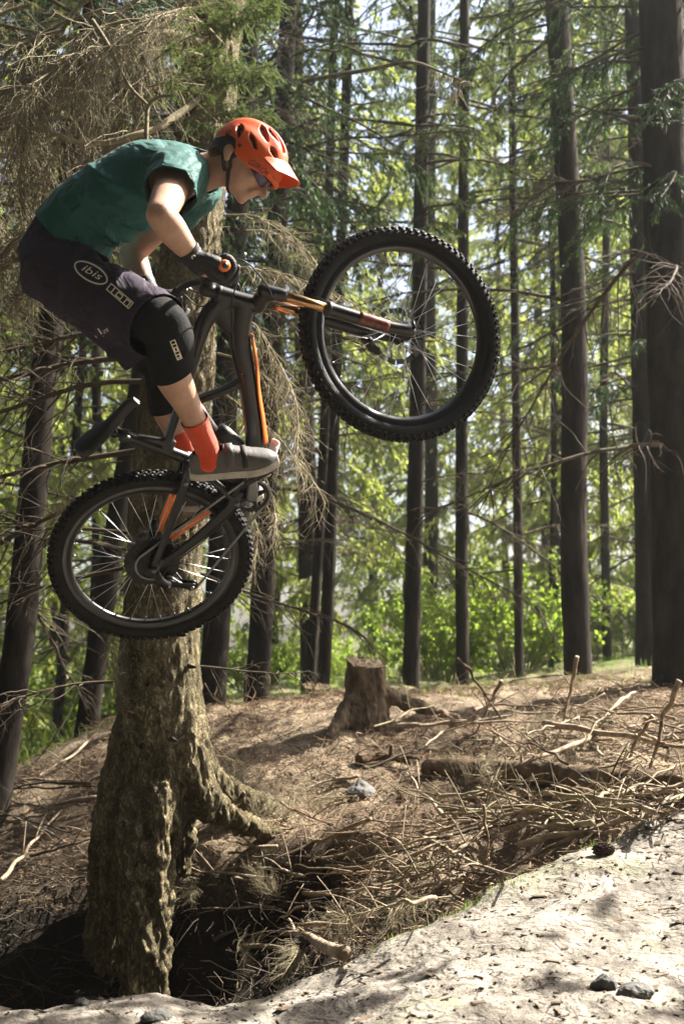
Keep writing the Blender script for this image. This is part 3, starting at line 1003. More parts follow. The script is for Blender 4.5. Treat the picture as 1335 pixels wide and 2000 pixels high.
plates = 1 - np.abs(fbm(V * np.array([22, 22, 9]), 91, 2))
deep = 1 - np.abs(fbm(V * np.array([15, 15, 3.4]), 96, 2))
d = 0.016 * fbm(V * 3.2, 92, 2) + 0.010 * fbm(V * np.array([30, 30, 16]), 90, 2, 0.6) * (0.6 + low) - 0.016 * (plates.clip(0.55, 1) - 0.55) * (0.7 + low) - 0.045 * low * (deep.clip(0.72, 1) - 0.72)
flake = fbm(V * np.array([46, 46, 24]), 97, 2)
d = d + 0.006 * np.sign(flake) * np.abs(flake).clip(0, 0.5) ** 0.5 * (0.5 + 0.6 * low)
V = V + dirn * d[:, None]
mb = MB(); mb.add(V, F)
obj('trunk', mb, M['bark_near'], near)
for k, (x, y, w, ln) in enumerate(((262, 1228, 0.013, 0.05), (356, 1238, 0.012, 0.07), (300, 1335, 0.009, 0.03), (372, 1300, 0.010, 0.06), (290, 1452, 0.013, 0.035), (345, 1440, 0.009, 0.05))):
    c = at_y(x, y, NY)
    ax0_ = float(np.interp(y, [1000, 1250, 1440], [325, 311, 306]))
    off = (x - ax0_) / FPX * NY
    c = c + np.array([0, -math.sqrt(max(0.0, 0.185 ** 2 - off ** 2)) * 0.98, 0])
    dv = unit([off * 3, -0.6, -0.15])
    mb = MB(); mb.tube(np.array([c - dv * 0.03, c + dv * ln * 0.5, c + dv * ln + np.array([0.004, 0, 0.004])]), [w * 1.3, w, w * 0.55], 9)
    obj('branch_stub', mb, M['bark'], near)

TW = [dead_branch_mesh('dead_branch', 300 + k, L, n2, n3, dr, r0, 'twig', 0.0016, hang=hg) for k, (L, n2, n3, dr, r0, hg) in enumerate(((1.2, 52, 260, 0.04, 0.010, 0.14), (1.5, 64, 330, 0.07, 0.012, 0.16), (0.9, 40, 190, 0.03, 0.008, 0.10), (1.7, 72, 320, 0.10, 0.012, 0.18)))]
GREEN = dead_branch_mesh('green_branch', 320, 1.0, 60, 260, 0.03, 0.008, 'twig', 0.0016, (0.020, 0.0016), 26000, 0.06, 'needles')
def near_branch(z, x, az, el, k, s, Y=NY, me=None, name='branch', roll=0.0):
    p = np.array([x, Y, z])
    return child(name, me or TW[k], near, orient(p, az, el, roll, s))
def nb(px, py, Y, az, el, k, s, **kw):
    p = at_y(px, py, Y)
    return near_branch(p[2], p[0], math.radians(az), math.radians(el), k, s, Y, **kw)
# az: 0 = to the right, 90 = away, 180 = to the left, 270 = towards the viewer
for a in [(400, 60, 6.5, 195, -12, 1, 1.0), (395, 110, 6.4, 215, -5, 3, 0.9), (400, 170, 6.4, 185, 4, 0, 1.1), (380, 230, 6.5, 205, -8, 1, 0.9), (420, 20, 6.5, 230, -18, 3, 0.8), (440, 90, 6.5, 240, 5, 2, 0.9),
          (300, 40, 6.2, 190, -10, 3, 0.9), (250, 90, 6.1, 200, -6, 1, 0.8), (200, 20, 6.2, 185, -20, 0, 1.0), (120, 60, 6.1, 190, -12, 1, 0.8), (390, 300, 6.5, 190, -14, 0, 1.0), (60, 10, 6.3, 200, -28, 3, 0.8),
          (350, 30, 6.3, 260, -25, 3, 0.55), (430, -40, 6.5, 205, -30, 1, 1.1), (330, -30, 6.4, 200, -35, 3, 1.0), (220, -40, 6.3, 195, -35, 1, 1.0), (100, -60, 6.4, 190, -40, 3, 1.0),
          (340, 450, 6.6, 200, -6, 2, 1.0), (120, 420, 6.5, 195, -20, 1, 0.8), (60, 500, 6.4, 200, -24, 0, 0.8), 
          (440, 420, 6.6, 350, -14, 2, 0.75), (430, 520, 6.6, 345, -10, 0, 0.7), (430, 590, 6.6, 0, -22, 1, 0.62), (425, 690, 6.65, 340, -28, 2, 0.8), (420, 760, 6.6, 355, -34, 0, 0.7), (415, 830, 6.6, 350, -38, 2, 0.75), (480, 450, 6.7, 10, -8, 2, 0.6),
          (400, 850, 6.5, 10, -30, 1, 0.5), (260, 1180, 6.45, 200, -60, 2, 0.5), (250, 1250, 6.45, 210, -70, 2, 0.5), (240, 900, 6.6, 185, -20, 2, 0.5)]:
    nb(*a[:3], *a[3:])
for x, y, az, el, k, sc in ((300, 650, 178, 4, 3, 0.75), (300, 690, 183, -12, 1, 0.9), (280, 745, 180, -2, 3, 0.8), (270, 880, 186, -14, 1, 0.8), (260, 960, 178, -10, 3, 0.75), (250, 1040, 182, -6, 0, 0.7), (240, 1110, 176, -16, 1, 0.6), (240, 1330, 190, -14, 0, 0.6), (370, 1300, 350, -12, 2, 0.5)):
    p_ = at_y(x, y, 6.9)
    child('branch', DEAD[k], near, orient(p_, math.radians(az), math.radians(el), 0.3 * k, sc))
nb(300, 120, 5.9, 320, 16, 0, 0.55, me=GREEN, name='green_branch')
nb(290, 170, 5.9, 345, 8, 0, 0.5, me=GREEN, name='green_branch')
nb(330, 240, 5.9, 340, 2, 0, 0.42, me=GREEN, name='green_branch')
#child('crown', CROWN['dark'][0], near, Matrix.Translation(Vector((near_base[0] + 0.3, NY, 1.6))) @ Matrix.Rotation(1.0, 4, 'Z'))
# pale crooked broken limb above the rider's back
mb = MB()
Q = spline(np.array([at_y(180, 40, 6.0), at_y(215, 95, 5.95), at_y(250, 165, 5.95), at_y(288, 205, 5.95)]), 24); mb.tube(Q, np.linspace(0.013, 0.007, 24), 8)
obj('bare_limb', mb, M['twig'], near)
mb = MB()
Q = spline(np.array([at_y(340, 186, 5.9), at_y(310, 190, 5.9), at_y(290, 208, 5.92), at_y(286, 250, 5.9), at_y(284, 290, 5.9), at_y(272, 330, 5.95)]), 30); mb.tube(Q, np.linspace(0.006, 0.013, 30), 8)
obj('bare_limb', mb, M['twig'], near)
# bare hooked twig hanging into the light, upper middle
mb = MB()
Q = spline(np.array([at_y(548, 168, 12.15), at_y(640, 150, 10.6), at_y(720, 136, 9.4), at_y(800, 122, 8.6), at_y(860, 140, 8.2), at_y(925, 170, 8.1)]), 40); mb.tube(Q, np.linspace(0.022, 0.004, 40), 8)
wv = np.random.default_rng(9)
st0 = Q[wv.integers(30, 37, 26)]
tw_ = walk(st0, np.array([[-0.1, 0, -1.0]]) + wv.normal(size=(26, 3)) * 0.45, wv.uniform(0.12, 0.38, 26), 9, 0.22, 0.02, wv)
V, F = tubes(tw_, np.linspace(0.0032, 0.0016, 9)[None].repeat(26, 0), 4); mb.add(V, F)
tag(obj('hooked_branch', mb, M['twig'], NAMED[3]), 'pale bare hooked branch hanging into the light')
for pts in (((408, 90, 6.52), (330, 60, 6.3), (250, 75, 6.2), (120, 62, 6.15), (-60, 20, 6.2)), ((352, 560, 6.6), (280, 470, 6.55), (180, 430, 6.5), (70, 480, 6.45), (-80, 590, 6.4)), ((425, 10, 6.5), (320, -10, 6.35), (200, -15, 6.25), (40, -45, 6.3)), ((395, 190, 6.5), (300, 250, 6.3), (180, 275, 6.2), (60, 240, 6.15), (-40, 255, 6.2))):
    Q = spline(np.array([at_y(*p) for p in pts]), 40)
    Q += np.random.default_rng(len(pts)).normal(size=Q.shape).cumsum(0) * 0.002
    mb = MB(); mb.tube(Q, np.linspace(0.020, 0.006, 40), 8)
    obj('limb', mb, M['twig'], near)

# air: thin bright haze under the trees
def haze(density=0.0012):
    mb = MB(); mb.box(np.array([0, 17, 11.0]), [146, 130, 13.5])
    m = bpy.data.materials.new('haze_air'); m.use_nodes = True
    nt = m.node_tree; nt.nodes.clear()
    out = nt.nodes.new('ShaderNodeOutputMaterial'); v = nt.nodes.new('ShaderNodeVolumePrincipled')
    v.inputs['Color'].default_value = (0.93, 0.95, 0.92, 1); v.inputs['Density'].default_value = density; v.inputs['Anisotropy'].default_value = 0.7
    nt.links.new(v.outputs[0], out.inputs['Volume'])
    tag(obj('haze', mb, m, smooth=False), kind='stuff')
haze()

# canopy over and behind the viewer: unseen, added to shade the hollow and rider
def shade_canopy():
    r = np.random.default_rng(71)
    mb = MB()
    spots = [(-3.5, 1.5), (-5.5, 5.0), (-2.0, -3.0), (1.5, -4.0), (4.5, -2.0), (-6.5, -1.0), (-4.5, 8.8), (6.5, 1.5), (-3.2, 3.6), (-1.2, 0.6), (2.6, 0.4), (-7.0, 2.5), (-8.5, 7), (0.5, -2.0), (-0.5, -7.0), (4.0, -7.0), (-5.0, -6.0), (8.5, -4.0)]
    for X, Y in spots:
        n_l = 70
        zz = r.uniform(4.2, 11, n_l)
        a = r.uniform(0, 2 * np.pi, n_l)
        st_ = np.stack([X + 0 * a, Y + 0 * a, zz], -1)
        L_ = 2.9 * (1 - (zz - 4.2) / 9.5) * r.uniform(0.6, 1.1, n_l)
        lim = walk(st_, np.stack([np.cos(a), np.sin(a), 0 * a + 0.1], -1), L_, 7, 0.07, 0.06, r)
        V, F = tubes(lim, np.linspace(0.03, 0.008, 7)[None].repeat(n_l, 0), 4); mb.add(V, F, 0)
        n3 = 5200
        p, t, s_, i = sample(lim, n3, 0.1, 1.0, r)
        p = p + r.normal(size=p.shape) * np.array([0.22, 0.22, 0.14])
        d = r.normal(size=(n3, 3)) * np.array([1, 1, 0.5]) + np.array([0, 0, -0.4]); d /= np.linalg.norm(d, axis=1)[:, None]
        w = np.cross(d, r.normal(size=(n3, 3))); w /= np.linalg.norm(w, axis=1)[:, None]
        l = r.uniform(0.2, 0.42, n3)[:, None]
        q = np.stack([p - w * 0.02, p + d * l * 0.5 - w * 0.07, p + d * l, p + d * l * 0.5 + w * 0.07], 1)
        mb.add(q.reshape(-1, 3), np.arange(n3 * 4).reshape(-1, 4), 1)
        tb = trunk_mesh('trunk', [[X, Y, -1.5], [X + 0.05, Y, 5], [X, Y, 12]], [0.2, 0.17, 0.06], int(10 * X + Y), 12, 14)
        V, F, _ = tb.arrays(); mb.add(V, F, 0)
    ring = []  # unseen foliage ring, added to block low sky light from behind
    for k in range(30):
        a = math.radians(150 + 215 * (k + r.uniform(0.1, 0.9)) / 30)      # round behind the viewer, from the left to the right
        ring.append((r.uniform(8.5, 13.5) * math.cos(a), 2.0 + r.uniform(8.5, 13.5) * math.sin(a)))
    for X, Y in ring:
        n3 = 3600
        zz = r.uniform(-0.4, 10.5, n3); rad = 2.3 * (1 - (zz / 12.0)) * np.sqrt(r.uniform(0.02, 1, n3)); a = r.uniform(0, 2 * np.pi, n3)
        p = np.stack([X + rad * np.cos(a), Y + rad * np.sin(a), zz - 0.25 * rad], -1)
        d = np.stack([np.cos(a), np.sin(a), 0 * a - 0.5], -1) + r.normal(size=(n3, 3)) * 0.5; d /= np.linalg.norm(d, axis=1)[:, None]
        w = np.cross(d, r.normal(size=(n3, 3))); w /= np.linalg.norm(w, axis=1)[:, None]
        l = r.uniform(0.25, 0.5, n3)[:, None]
        q = np.stack([p - w * 0.03, p + d * l * 0.5 - w * 0.09, p + d * l, p + d * l * 0.5 + w * 0.09], 1)
        mb.add(q.reshape(-1, 3), np.arange(n3 * 4).reshape(-1, 4), 1)
    for X, Y, Z, R, n3 in ((2.85, 5.35, 4.5, 0.8, 700), (4.9, 5.35, 4.6, 0.9, 90)):  # loose leaf clusters out of view, added to dapple the trail with shade
        p = np.array([X, Y, Z]) + r.normal(size=(n3, 3)) * np.array([R, R, R * 0.7]) * 0.5
        d = r.normal(size=(n3, 3)) * np.array([1, 1, 0.5]); d /= np.linalg.norm(d, axis=1)[:, None]
        w = np.cross(d, r.normal(size=(n3, 3))); w /= np.linalg.norm(w, axis=1)[:, None]
        l = r.uniform(0.15, 0.3, n3)[:, None]
        q = np.stack([p - w * 0.02, p + d * l * 0.5 - w * 0.05, p + d * l, p + d * l * 0.5 + w * 0.05], 1)
        mb.add(q.reshape(-1, 3), np.arange(n3 * 4).reshape(-1, 4), 1)
    o = obj('unseen_shade_foliage', mb, [M['bark'], M['needles_dark']])
    tag(o, kind='stuff')
shade_canopy()

# ------------------------------------------------------------------ stumps, log, sticks, stones and litter
def rough_tube(Q, r, n=16, rough=0.12, seed=0, m=40, nscale=3.0):
    Q = spline(np.hstack([np.asarray(Q, float), np.broadcast_to(np.asarray(r, float).reshape(-1, 1), (len(Q), 1))]), m)
    V, F = tube(Q[:, :3], Q[:, 3], n)
    c = np.vstack([np.repeat(Q[:, :3], n, 0), Q[0, :3], Q[-1, :3]])
    dv = V - c
    rr = np.linalg.norm(dv, axis=1)[:, None]
    k = fbm(V * nscale / max(1e-3, float(np.mean(Q[:, 3]))) * 0.5, seed, 3)[:, None]
    return V + dv * rough * k, F

def stump(name, label, cx, top_y, base_y, Y, w_top, w_base, roots, m1, m2, seed):
    base = at_y(cx, base_y, Y); top = at_y(cx, top_y, Y)
    t = thing(name, label, 'stump', base)
    k = Y / FPX / 2
    pcs = [capsule(np.array([base - [0, 0, 0.12], base, base + 0.35 * (top - base), base + 0.8 * (top - base), top]), [w_base * k * 1.05, w_base * k, (w_base * 0.35 + w_top * 0.65) * k, w_top * k, w_top * k * 0.99], 30)]
    for pts in roots:
        pts = np.array([np.r_[at_y(x, y, Y + dy), w * Y / FPX] for x, y, dy, w in pts])
        pcs.append(capsule(pts[:, :3], pts[:, 3], 18))
    V, F = union(pcs, 0.011, 5)
    V, F = cut(V, F, [(top - [0, 0, 0.01], [0.1, -0.25, 1], w_top * k * 2.2)])
    N = normals(V, F)
    dd = 0.014 * fbm(V * np.array([16, 16, 5]), seed, 4) + 0.006 * fbm(V * 40, seed + 1, 2) - 0.03 * (1 - np.abs(fbm(V * np.array([10, 10, 2.5]), seed + 2, 2))).clip(0.75, 1) + 0.02
    V = V + N * dd[:, None]
    mb = MB(); mb.add(V, F)
    obj('stump_body', mb, m1, t)
    a = np.linspace(0, 2 * np.pi, 40, endpoint=False)
    rs = np.linspace(0, w_top * k * 1.0, 9)
    V = np.array([[top[0] + r * math.cos(q), top[1] + r * math.sin(q), top[2] - 0.012 + 0.25 * r * math.sin(q) - 0.1 * r * math.cos(q)] for r in rs for q in a])
    V[:, 2] += 0.022 * fbm(V * 28, seed + 4, 4)
    mb = MB(); mb.add(V, grid_faces(9, 40, True))
    obj('broken_top', mb, m2, t)
    return t
stump('tree_stump', 'broken brown tree stump with a low spreading root on the crest of the bank', 714, 1290, 1400, 8.6, 80, 96,
      [[(735, 1350, -0.02, 20), (775, 1366, 0.0, 17), (830, 1384, 0.02, 12), (890, 1402, 0.05, 8)], [(695, 1375, -0.06, 26), (672, 1405, -0.12, 20), (642, 1440, -0.25, 11)], [(735, 1392, 0.0, 26), (750, 1410, 0.05, 18)]],
      M['stump_wood'], M['broken_wood'], 411)
stump('old_stump', 'low dark old stump at the foot of the paired trunks', 618, 1338, 1378, 13.2, 58, 74, [[(600, 1365, 0, 16), (578, 1380, 0, 10)], [(640, 1365, 0, 14), (660, 1378, 0, 9)]], M['rotten'], M['rotten'], 421)

p0, p1, p2, p3 = hit(838, 1512), hit(1010, 1530), hit(1180, 1548), hit(1340, 1566)
for q, dz in ((p0, 0.03), (p1, 0.05), (p2, 0.05), (p3, 0.06)): q[2] += dz
p3 = p3 + (p3 - p2) * 0.6
V, F = rough_tube([p0, p1, p2, p3], [0.055, 0.062, 0.06, 0.056], 22, 0.16, 431, 90, 2.0)
lg = thing('fallen_log', 'dark rotting fallen log lying across the brushwood below the crest', 'log', p1)
mb = MB(); mb.add(V, F); obj('log_body', mb, M['rotten'], lg)
mb = MB(); mb.ball(p0 + (p0 - p1) * 0.002, [0.02, 0.045, 0.045], nu=14, nv=8); obj('broken_end', mb, M['stump_wood'], lg)

SG = 'sticks lying in the brushwood on the bank'
def stick(pts, r, label, lift=0.02, up=False, group=SG, m='stick', seed=0, side=2):
    """pts: pixels of the photograph; up = stands in the air from its last point"""
    if up:
        b = hit(*pts[-1])
        Q = [at_y(x, y, b[1] + 0.05 * i) for i, (x, y) in enumerate(pts[:-1])] + [b - np.array([0, 0, 0.05])]
    else:
        Q = [hit(*p) + np.array([0, 0, lift + r]) for p in pts]
    Q = np.array(Q)
    rr = random.Random(seed + 31 * len(pts) + int(pts[0][0]))
    if len(Q) == 2:
        mid = (Q[0] + Q[1]) / 2 + np.array([rr.uniform(-1, 1), rr.uniform(-1, 1), rr.uniform(-0.3, 1)]) * 0.03 * np.linalg.norm(Q[1] - Q[0])
        Q = np.array([Q[0], mid, Q[1]])
    nq = 9
    Q = spline(Q, nq)
    ln_ = np.linalg.norm(Q[-1] - Q[0])
    jr = np.random.default_rng(seed + 900)
    Q[1:-1] += jr.normal(size=(nq - 2, 3)) * np.array([0.006, 0.006, 0.005]) * min(1.0, ln_ * 1.6)
    if jr.random() < 0.5 and not up: Q = Q[::-1]
    V, F = rough_tube(Q, np.linspace(r * 1.2, r * 0.45, nq), 8, 0.16, seed, 34, 1.2)
    mb = MB(); mb.add(V, F)
    for k in range(side):
        t = rr.uniform(0.25, 0.9); i = int(t * (len(Q) - 1)); f = t * (len(Q) - 1) - i
        a = Q[i] + (Q[i + 1] - Q[i]) * f
        ax_ = unit(Q[i + 1] - Q[i])
        dv = unit(ax_ * rr.uniform(0.3, 1) + np.array([rr.uniform(-1, 1), rr.uniform(-0.6, 0.6), rr.uniform(0, 1)]))
        ln = rr.uniform(0.06, 0.22)
        mb.tube(spline(np.array([a, a + dv * ln * 0.5 + np.array([0, 0, 0.01]), a + dv * ln]), 6), np.linspace(r * 0.5, r * 0.25, 6), 5)
    o = obj('stick', mb, M[m])
    return tag(o, label, 'stick', group)
named = [
 ([(772, 1455), (900, 1450), (1065, 1448)], 0.010, 'long straight pale stick lying above the left end of the dark log', 0.10, False),
 ([(1062, 1445), (1200, 1475), (1345, 1502)], 0.017, 'long grey stick sloping down to the right just above the dark log', 0.08, False),
 ([(908, 1578), (1040, 1530), (1170, 1477)], 0.012, 'long pale stick crossing over the dark log from lower left to upper right', 0.10, False),
 ([(1126, 1282), (1112, 1350), (1082, 1450)], 0.011, 'tall bare stick standing up in front of the wide straight trunk', 0, True),
 ([(1326, 1329), (1290, 1420), (1257, 1514)], 0.012, 'tall leaning stick standing near the right edge above the dark log', 0, True),
 ([(1274, 1398), (1240, 1455), (1196, 1522)], 0.010, 'leaning stick standing just left of the tallest leaning stick', 0, True),
 ([(978, 1329), (955, 1378), (918, 1440)], 0.010, 'slanting stick standing right of the stump root', 0, True),
 ([(892, 1286), (925, 1320), (955, 1369), (1024, 1442)], 0.009, 'thin dark sagging stick running down right from the narrow trunk', 0, True),
 ([(1187, 1546), (1145, 1588), (1132, 1650)], 0.012, 'thick pale bent stick hanging down from the dark log', 0.03, False),
 ([(1245, 1555), (1228, 1607)], 0.011, 'short pale stick below the right part of the dark log', 0.04, False),
 ([(936, 1752), (1059, 1690), (1180, 1642), (1251, 1618), (1340, 1566)], 0.011, 'longest pale pole lying along the upper edge of the dirt trail', 0.04, False),
 ([(1013, 1680), (1146, 1650), (1280, 1598)], 0.012, 'pale stick lying just above the long pole beside the trail', 0.05, False),
 ([(556, 1703), (640, 1706), (717, 1709)], 0.008, 'thin straight stick lying level at the brink of the dark hollow', 0.03, False),
 ([(850, 1818), (876, 1735), (908, 1712), (937, 1725)], 0.011, 'pale arched stick bowed over beside the edge of the trail', 0.05, True),
 ([(872, 1655), (876, 1690), (878, 1735)], 0.006, 'short upright forked stick just above the arched stick', 0, True),
 ([(545, 1838), (600, 1852), (672, 1888)], 0.020, 'thick grey broken limb lying near the foot of the trail edge', 0.02, False),
 ([(943, 1572), (950, 1640), (960, 1712)], 0.006, 'thin upright stick in the middle of the brushwood', 0, True),
 ([(792, 1535), (830, 1580), (868, 1625)], 0.009, 'thin stick slanting down right below the stump', 0.06, False),
 ([(55, 1803), (110, 1745), (162, 1690)], 0.014, 'pale broken stick leaning out of the dark pit at left', 0, True),
 ([(0, 1742), (60, 1670), (120, 1600)], 0.010, 'long thin stick lying on the slope left of the near spruce', 0.04, False),
 ([(45, 1612), (110, 1590), (190, 1578)], 0.011, 'pale stick lying level on the slope left of the near spruce', 0.05, False),
 ([(75, 1535), (130, 1500), (190, 1450)], 0.009, 'thin stick near the top of the slope left of the near spruce', 0.05, False),
 ([(700, 1500), (745, 1490), (800, 1505)], 0.030, 'dark crooked root lying below the stump', 0.01, False),
 ([(590, 1560), (640, 1540), (700, 1530)], 0.008, 'pale thin stick on the sunny patch below the stump', 0.03, False),
]
for k, (pts, r, lab, lift, up) in enumerate(named):
    stick(pts, r, lab, lift, up, m='rotten' if 'dark' in lab.split(' ')[0:2] else 'stick', seed=k)
sr = random.Random(21)
for k in range(160):
    if k < 115:
        x = sr.uniform(780, 1345); y0 = 1400 + max(0, 1000 - x) * 0.02; e = np.interp(x, [780, 1000, 1200, 1340], [1790, 1690, 1620, 1560]); y = sr.uniform(1420, e + 10)
        if 850 < x and 1478 < y < 1585 and sr.random() < 0.75: y = sr.uniform(1590, max(1600, e + 10)) if sr.random() < 0.7 else sr.uniform(1410, 1465)
        lab = ('thin dead stick above the dark log ' if y < 1490 else 'thin dead stick below the dark log ' if y < 1620 else 'thin dead stick near the trail edge ') + ('below the stump' if x < 900 else 'in the left of the brushwood' if x < 1040 else 'in the middle of the brushwood' if x < 1190 else 'in the right of the brushwood')
    elif k < 148:
        x = sr.uniform(420, 800); y = sr.uniform(1600, 1880)
        lab = 'thin dead stick in the litter ' + ('at the roots of the near spruce' if x < 520 else 'in the middle of the dark hollow' if x < 660 else 'on the right side of the hollow') + (' near its brink' if y < 1720 else ' beside the trail')
    else:
        x = sr.uniform(10, 200); y = sr.uniform(1500, 1720)
        lab = 'thin dead stick on the shaded slope left of the near spruce'
    a = sr.gauss(0.0, 0.5); L = sr.uniform(60, 230)
    dx, dy = math.cos(a) * L / 2, math.sin(a) * L / 2 * 0.6
    try:
        stick([(x - dx, y - dy), (x + sr.uniform(-6, 6), y + sr.uniform(-8, 4)), (x + dx, y + dy)], sr.uniform(0.0038, 0.0095), lab, sr.uniform(0.02, 0.14), False, seed=100 + k, m=sr.choice(['stick', 'stick', 'dead_wood', 'twig', 'dark_twig']), side=sr.randint(1, 4), group=SG)
    except Exception:
        pass

# countless fine twigs and needles on the bank
lr = np.random.default_rng(31)
def scatter_xy(n, x0, x1, y0, y1):
    x = lr.uniform(x0, x1, n); y = lr.uniform(y0, y1, n)
    return x, y
n = 19000
x, y = scatter_xy(n, -2.6, 3.4, 4.9, 10.6)
dens = 0.25 + 0.75 * sstep(-0.5, 0.5, fbm(np.stack([x, y, 0 * x], -1) * 1.5, 44, 3))
k = (lr.random(n) < dens) & (y > edge_y(x) - 0.02) & (floor_z(x, y) > -0.12)
x, y = x[k], y[k]; n = len(x)
z = floor_z(x, y); z = np.maximum(z, trail_z(x, y)) * (y < 7.5) + z * (y >= 7.5)
a = lr.uniform(0, 2 * np.pi, n)
d = np.stack([np.cos(a), np.sin(a), lr.uniform(-0.1, 0.55, n) * (lr.random(n) < 0.5)], -1)
ln = lr.uniform(0.04, 0.16, n) * (1 + 1.2 * (lr.random(n) < 0.12))
P = walk(np.stack([x, y, z + lr.uniform(0.0, 0.03, n)], -1), d, ln, 5, 0.22, 0.10, lr)
V, F = tubes(P, np.linspace(1, 0.6, 5)[None] * lr.uniform(0.0013, 0.0034, n)[:, None], 3)
mb = MB(); mb.add(V, F)
tag(obj('twig_litter', mb, M['litter']), kind='stuff')
n = 26000
x, y = scatter_xy(n, -2.6, 3.2, 4.9, 10.4)
k = (y > edge_y(x)) & (floor_z(x, y) > -0.12) & (fbm(np.stack([x, y, 0 * x], -1) * 1.1, 47, 2) > -0.35)
x, y = x[k], y[k]; n = len(x)
z = np.where(y < 7.5, np.maximum(floor_z(x, y), trail_z(x, y)), floor_z(x, y))
a = lr.uniform(0, 2 * np.pi, n)
d = np.stack([np.cos(a), np.sin(a), lr.uniform(-0.15, 0.6, n)], -1)
w = np.stack([-np.sin(a), np.cos(a), lr.uniform(-0.5, 0.5, n)], -1)
ln = lr.uniform(0.02, 0.07, n)[:, None]; wd = lr.uniform(0.0012, 0.004, n)[:, None]
p = np.stack([x, y, z + lr.uniform(0.0, 0.02, n)], -1)
q = np.stack([p - w * wd, p + d * ln * 0.5 - w * wd + [0, 0, 0.004], p + d * ln, p + d * ln * 0.5 + w * wd + [0, 0, 0.004]], 1)
mb = MB(); mb.add(q.reshape(-1, 3), np.arange(n * 4).reshape(-1, 4))
tag(obj('needle_litter', mb, M['litter']), kind='stuff')
n = 2600
x, y = scatter_xy(n, -2.0, 2.6, 3.0, 6.2)
k = (y < edge_y(x) + 0.02) & (fbm(np.stack([x, y, 0 * x], -1) * 2.3, 48, 3) > -0.1)
x, y = x[k], y[k]; n = len(x)
a = lr.uniform(0, 2 * np.pi, n)
P = walk(np.stack([x, y, trail_z(x, y) + 0.002], -1), np.stack([np.cos(a), np.sin(a), 0 * a + 0.05], -1), lr.uniform(0.015, 0.06, n), 4, 0.15, 0.03, lr)
V, F = tubes(P, lr.uniform(0.0007, 0.0018, n)[:, None] * np.ones((1, 4)), 3)
mb = MB(); mb.add(V, F)
tag(obj('trail_needles', mb, M['litter']), kind='stuff')
n = 5000
x, y = scatter_xy(n, -2.4, 0.2, 5.0, 7.3)
k = (floor_z(x, y) < 0.05) & (y > edge_y(x)); x, y = x[k], y[k]; n = len(x)
a = lr.uniform(0, 2 * np.pi, n)
P = walk(np.stack([x, y, floor_z(x, y) + lr.uniform(0, 0.04, n)], -1), np.stack([np.cos(a), np.sin(a), lr.uniform(-0.2, 0.5, n)], -1), lr.uniform(0.05, 0.3, n), 6, 0.2, 0.10, lr)
V, F = tubes(P, lr.uniform(0.0014, 0.004, n)[:, None] * np.linspace(1, 0.5, 6)[None], 3)
mb = MB(); mb.add(V, F)
tag(obj('rootlets', mb, M['dark_twig']), kind='stuff')
# tangled dead spruce twigs heaped in the hollow and on the brink
heap = thing('brushwood_heap', 'heap of fine dead spruce twigs tangled in the hollow beside the trail', 'brushwood', hit(620, 1720))
hr = random.Random(8)
for k in range(34):
    x = hr.uniform(380, 900); y = hr.uniform(1560, 1860)
    if k > 24: x = hr.uniform(850, 1300); y = hr.uniform(1440, 1620)
    p = hit(x, y)
    child('dead_branch', TW[k % 4], heap, orient(p + np.array([0, 0, hr.uniform(0.01, 0.06)]), hr.uniform(0, 6.28), hr.uniform(-0.1, 0.25), hr.uniform(0, 6.28), hr.uniform(0.25, 0.5)))

# bark chips and crumbs on the trail
n = 5200
x, y = scatter_xy(n, -2.0, 2.6, 2.9, 6.2)
k = y < edge_y(x) + 0.03
x, y = x[k], y[k]; n = len(x)
z = trail_z(x, y)
a = lr.uniform(0, 2 * np.pi, n)
l = lr.uniform(0.003, 0.012, n) * (1 + 1.6 * (lr.random(n) < 0.08)); w_ = l * lr.uniform(0.25, 0.8, n); h_ = lr.uniform(0.0012, 0.004, n)
u1 = np.stack([np.cos(a), np.sin(a), lr.uniform(-0.3, 0.3, n)], -1); u2 = np.stack([-np.sin(a), np.cos(a), lr.uniform(-0.3, 0.3, n)], -1)
p = np.stack([x, y, z + 0.001], -1)
up_ = np.array([0, 0, 1.0])
c8 = []
for sz in (0, 1):
    for s1, s2 in ((-1, -1), (1, -0.7), (0.8, 1), (-0.9, 0.8)):
        c8.append(p + u1 * (s1 * l * (1 - 0.25 * sz))[:, None] + u2 * (s2 * w_ * (1 - 0.25 * sz))[:, None] + up_ * (sz * h_)[:, None])
V = np.stack(c8, 1).reshape(-1, 3)
f = np.array([[4, 5, 6, 7], [0, 1, 5, 4], [1, 2, 6, 5], [2, 3, 7, 6], [3, 0, 4, 7]])
F = (f[None] + (np.arange(n) * 8)[:, None, None]).reshape(-1, 4)
mb = MB(); mb.add(V, F)
tag(obj('bark_chips', mb, M['chip'], smooth=False), kind='stuff')

def rock(px, py, w, h, label, name='stone', seed=0):
    c = hit(px, py)
    k = c[1] / FPX
    V, F = ball(22, 14)
    V = V * np.array([w / 2 * k, w / 2 * k, h / 2 * k])
    nV = V / np.linalg.norm(V, axis=1)[:, None]
    V = V * (1 + 0.28 * fbm(nV * 1.3, seed, 3)[:, None]) + c + np.array([0, 0, h * k * 0.18])
    mb = MB(); mb.add(V, F)
    tag(obj(name, mb, M['stone'], smooth=False), label, 'stone')
rock(1178, 1932, 46, 40, 'dark angular stone at lower right of the sunlit trail', seed=51)
rock(1242, 1942, 66, 34, 'flat wide dark stone right of the angular stone on the trail', seed=52)
rock(306, 1990, 56, 24, 'dark flat stone on the shaded trail at bottom left', seed=53)
rock(163, 1962, 30, 16, 'small grey stone on the lip of the trail at bottom left', seed=54)
rock(706, 1560, 60, 44, 'lumpy dark clod of earth below the stump', 'earth_clod', seed=56)
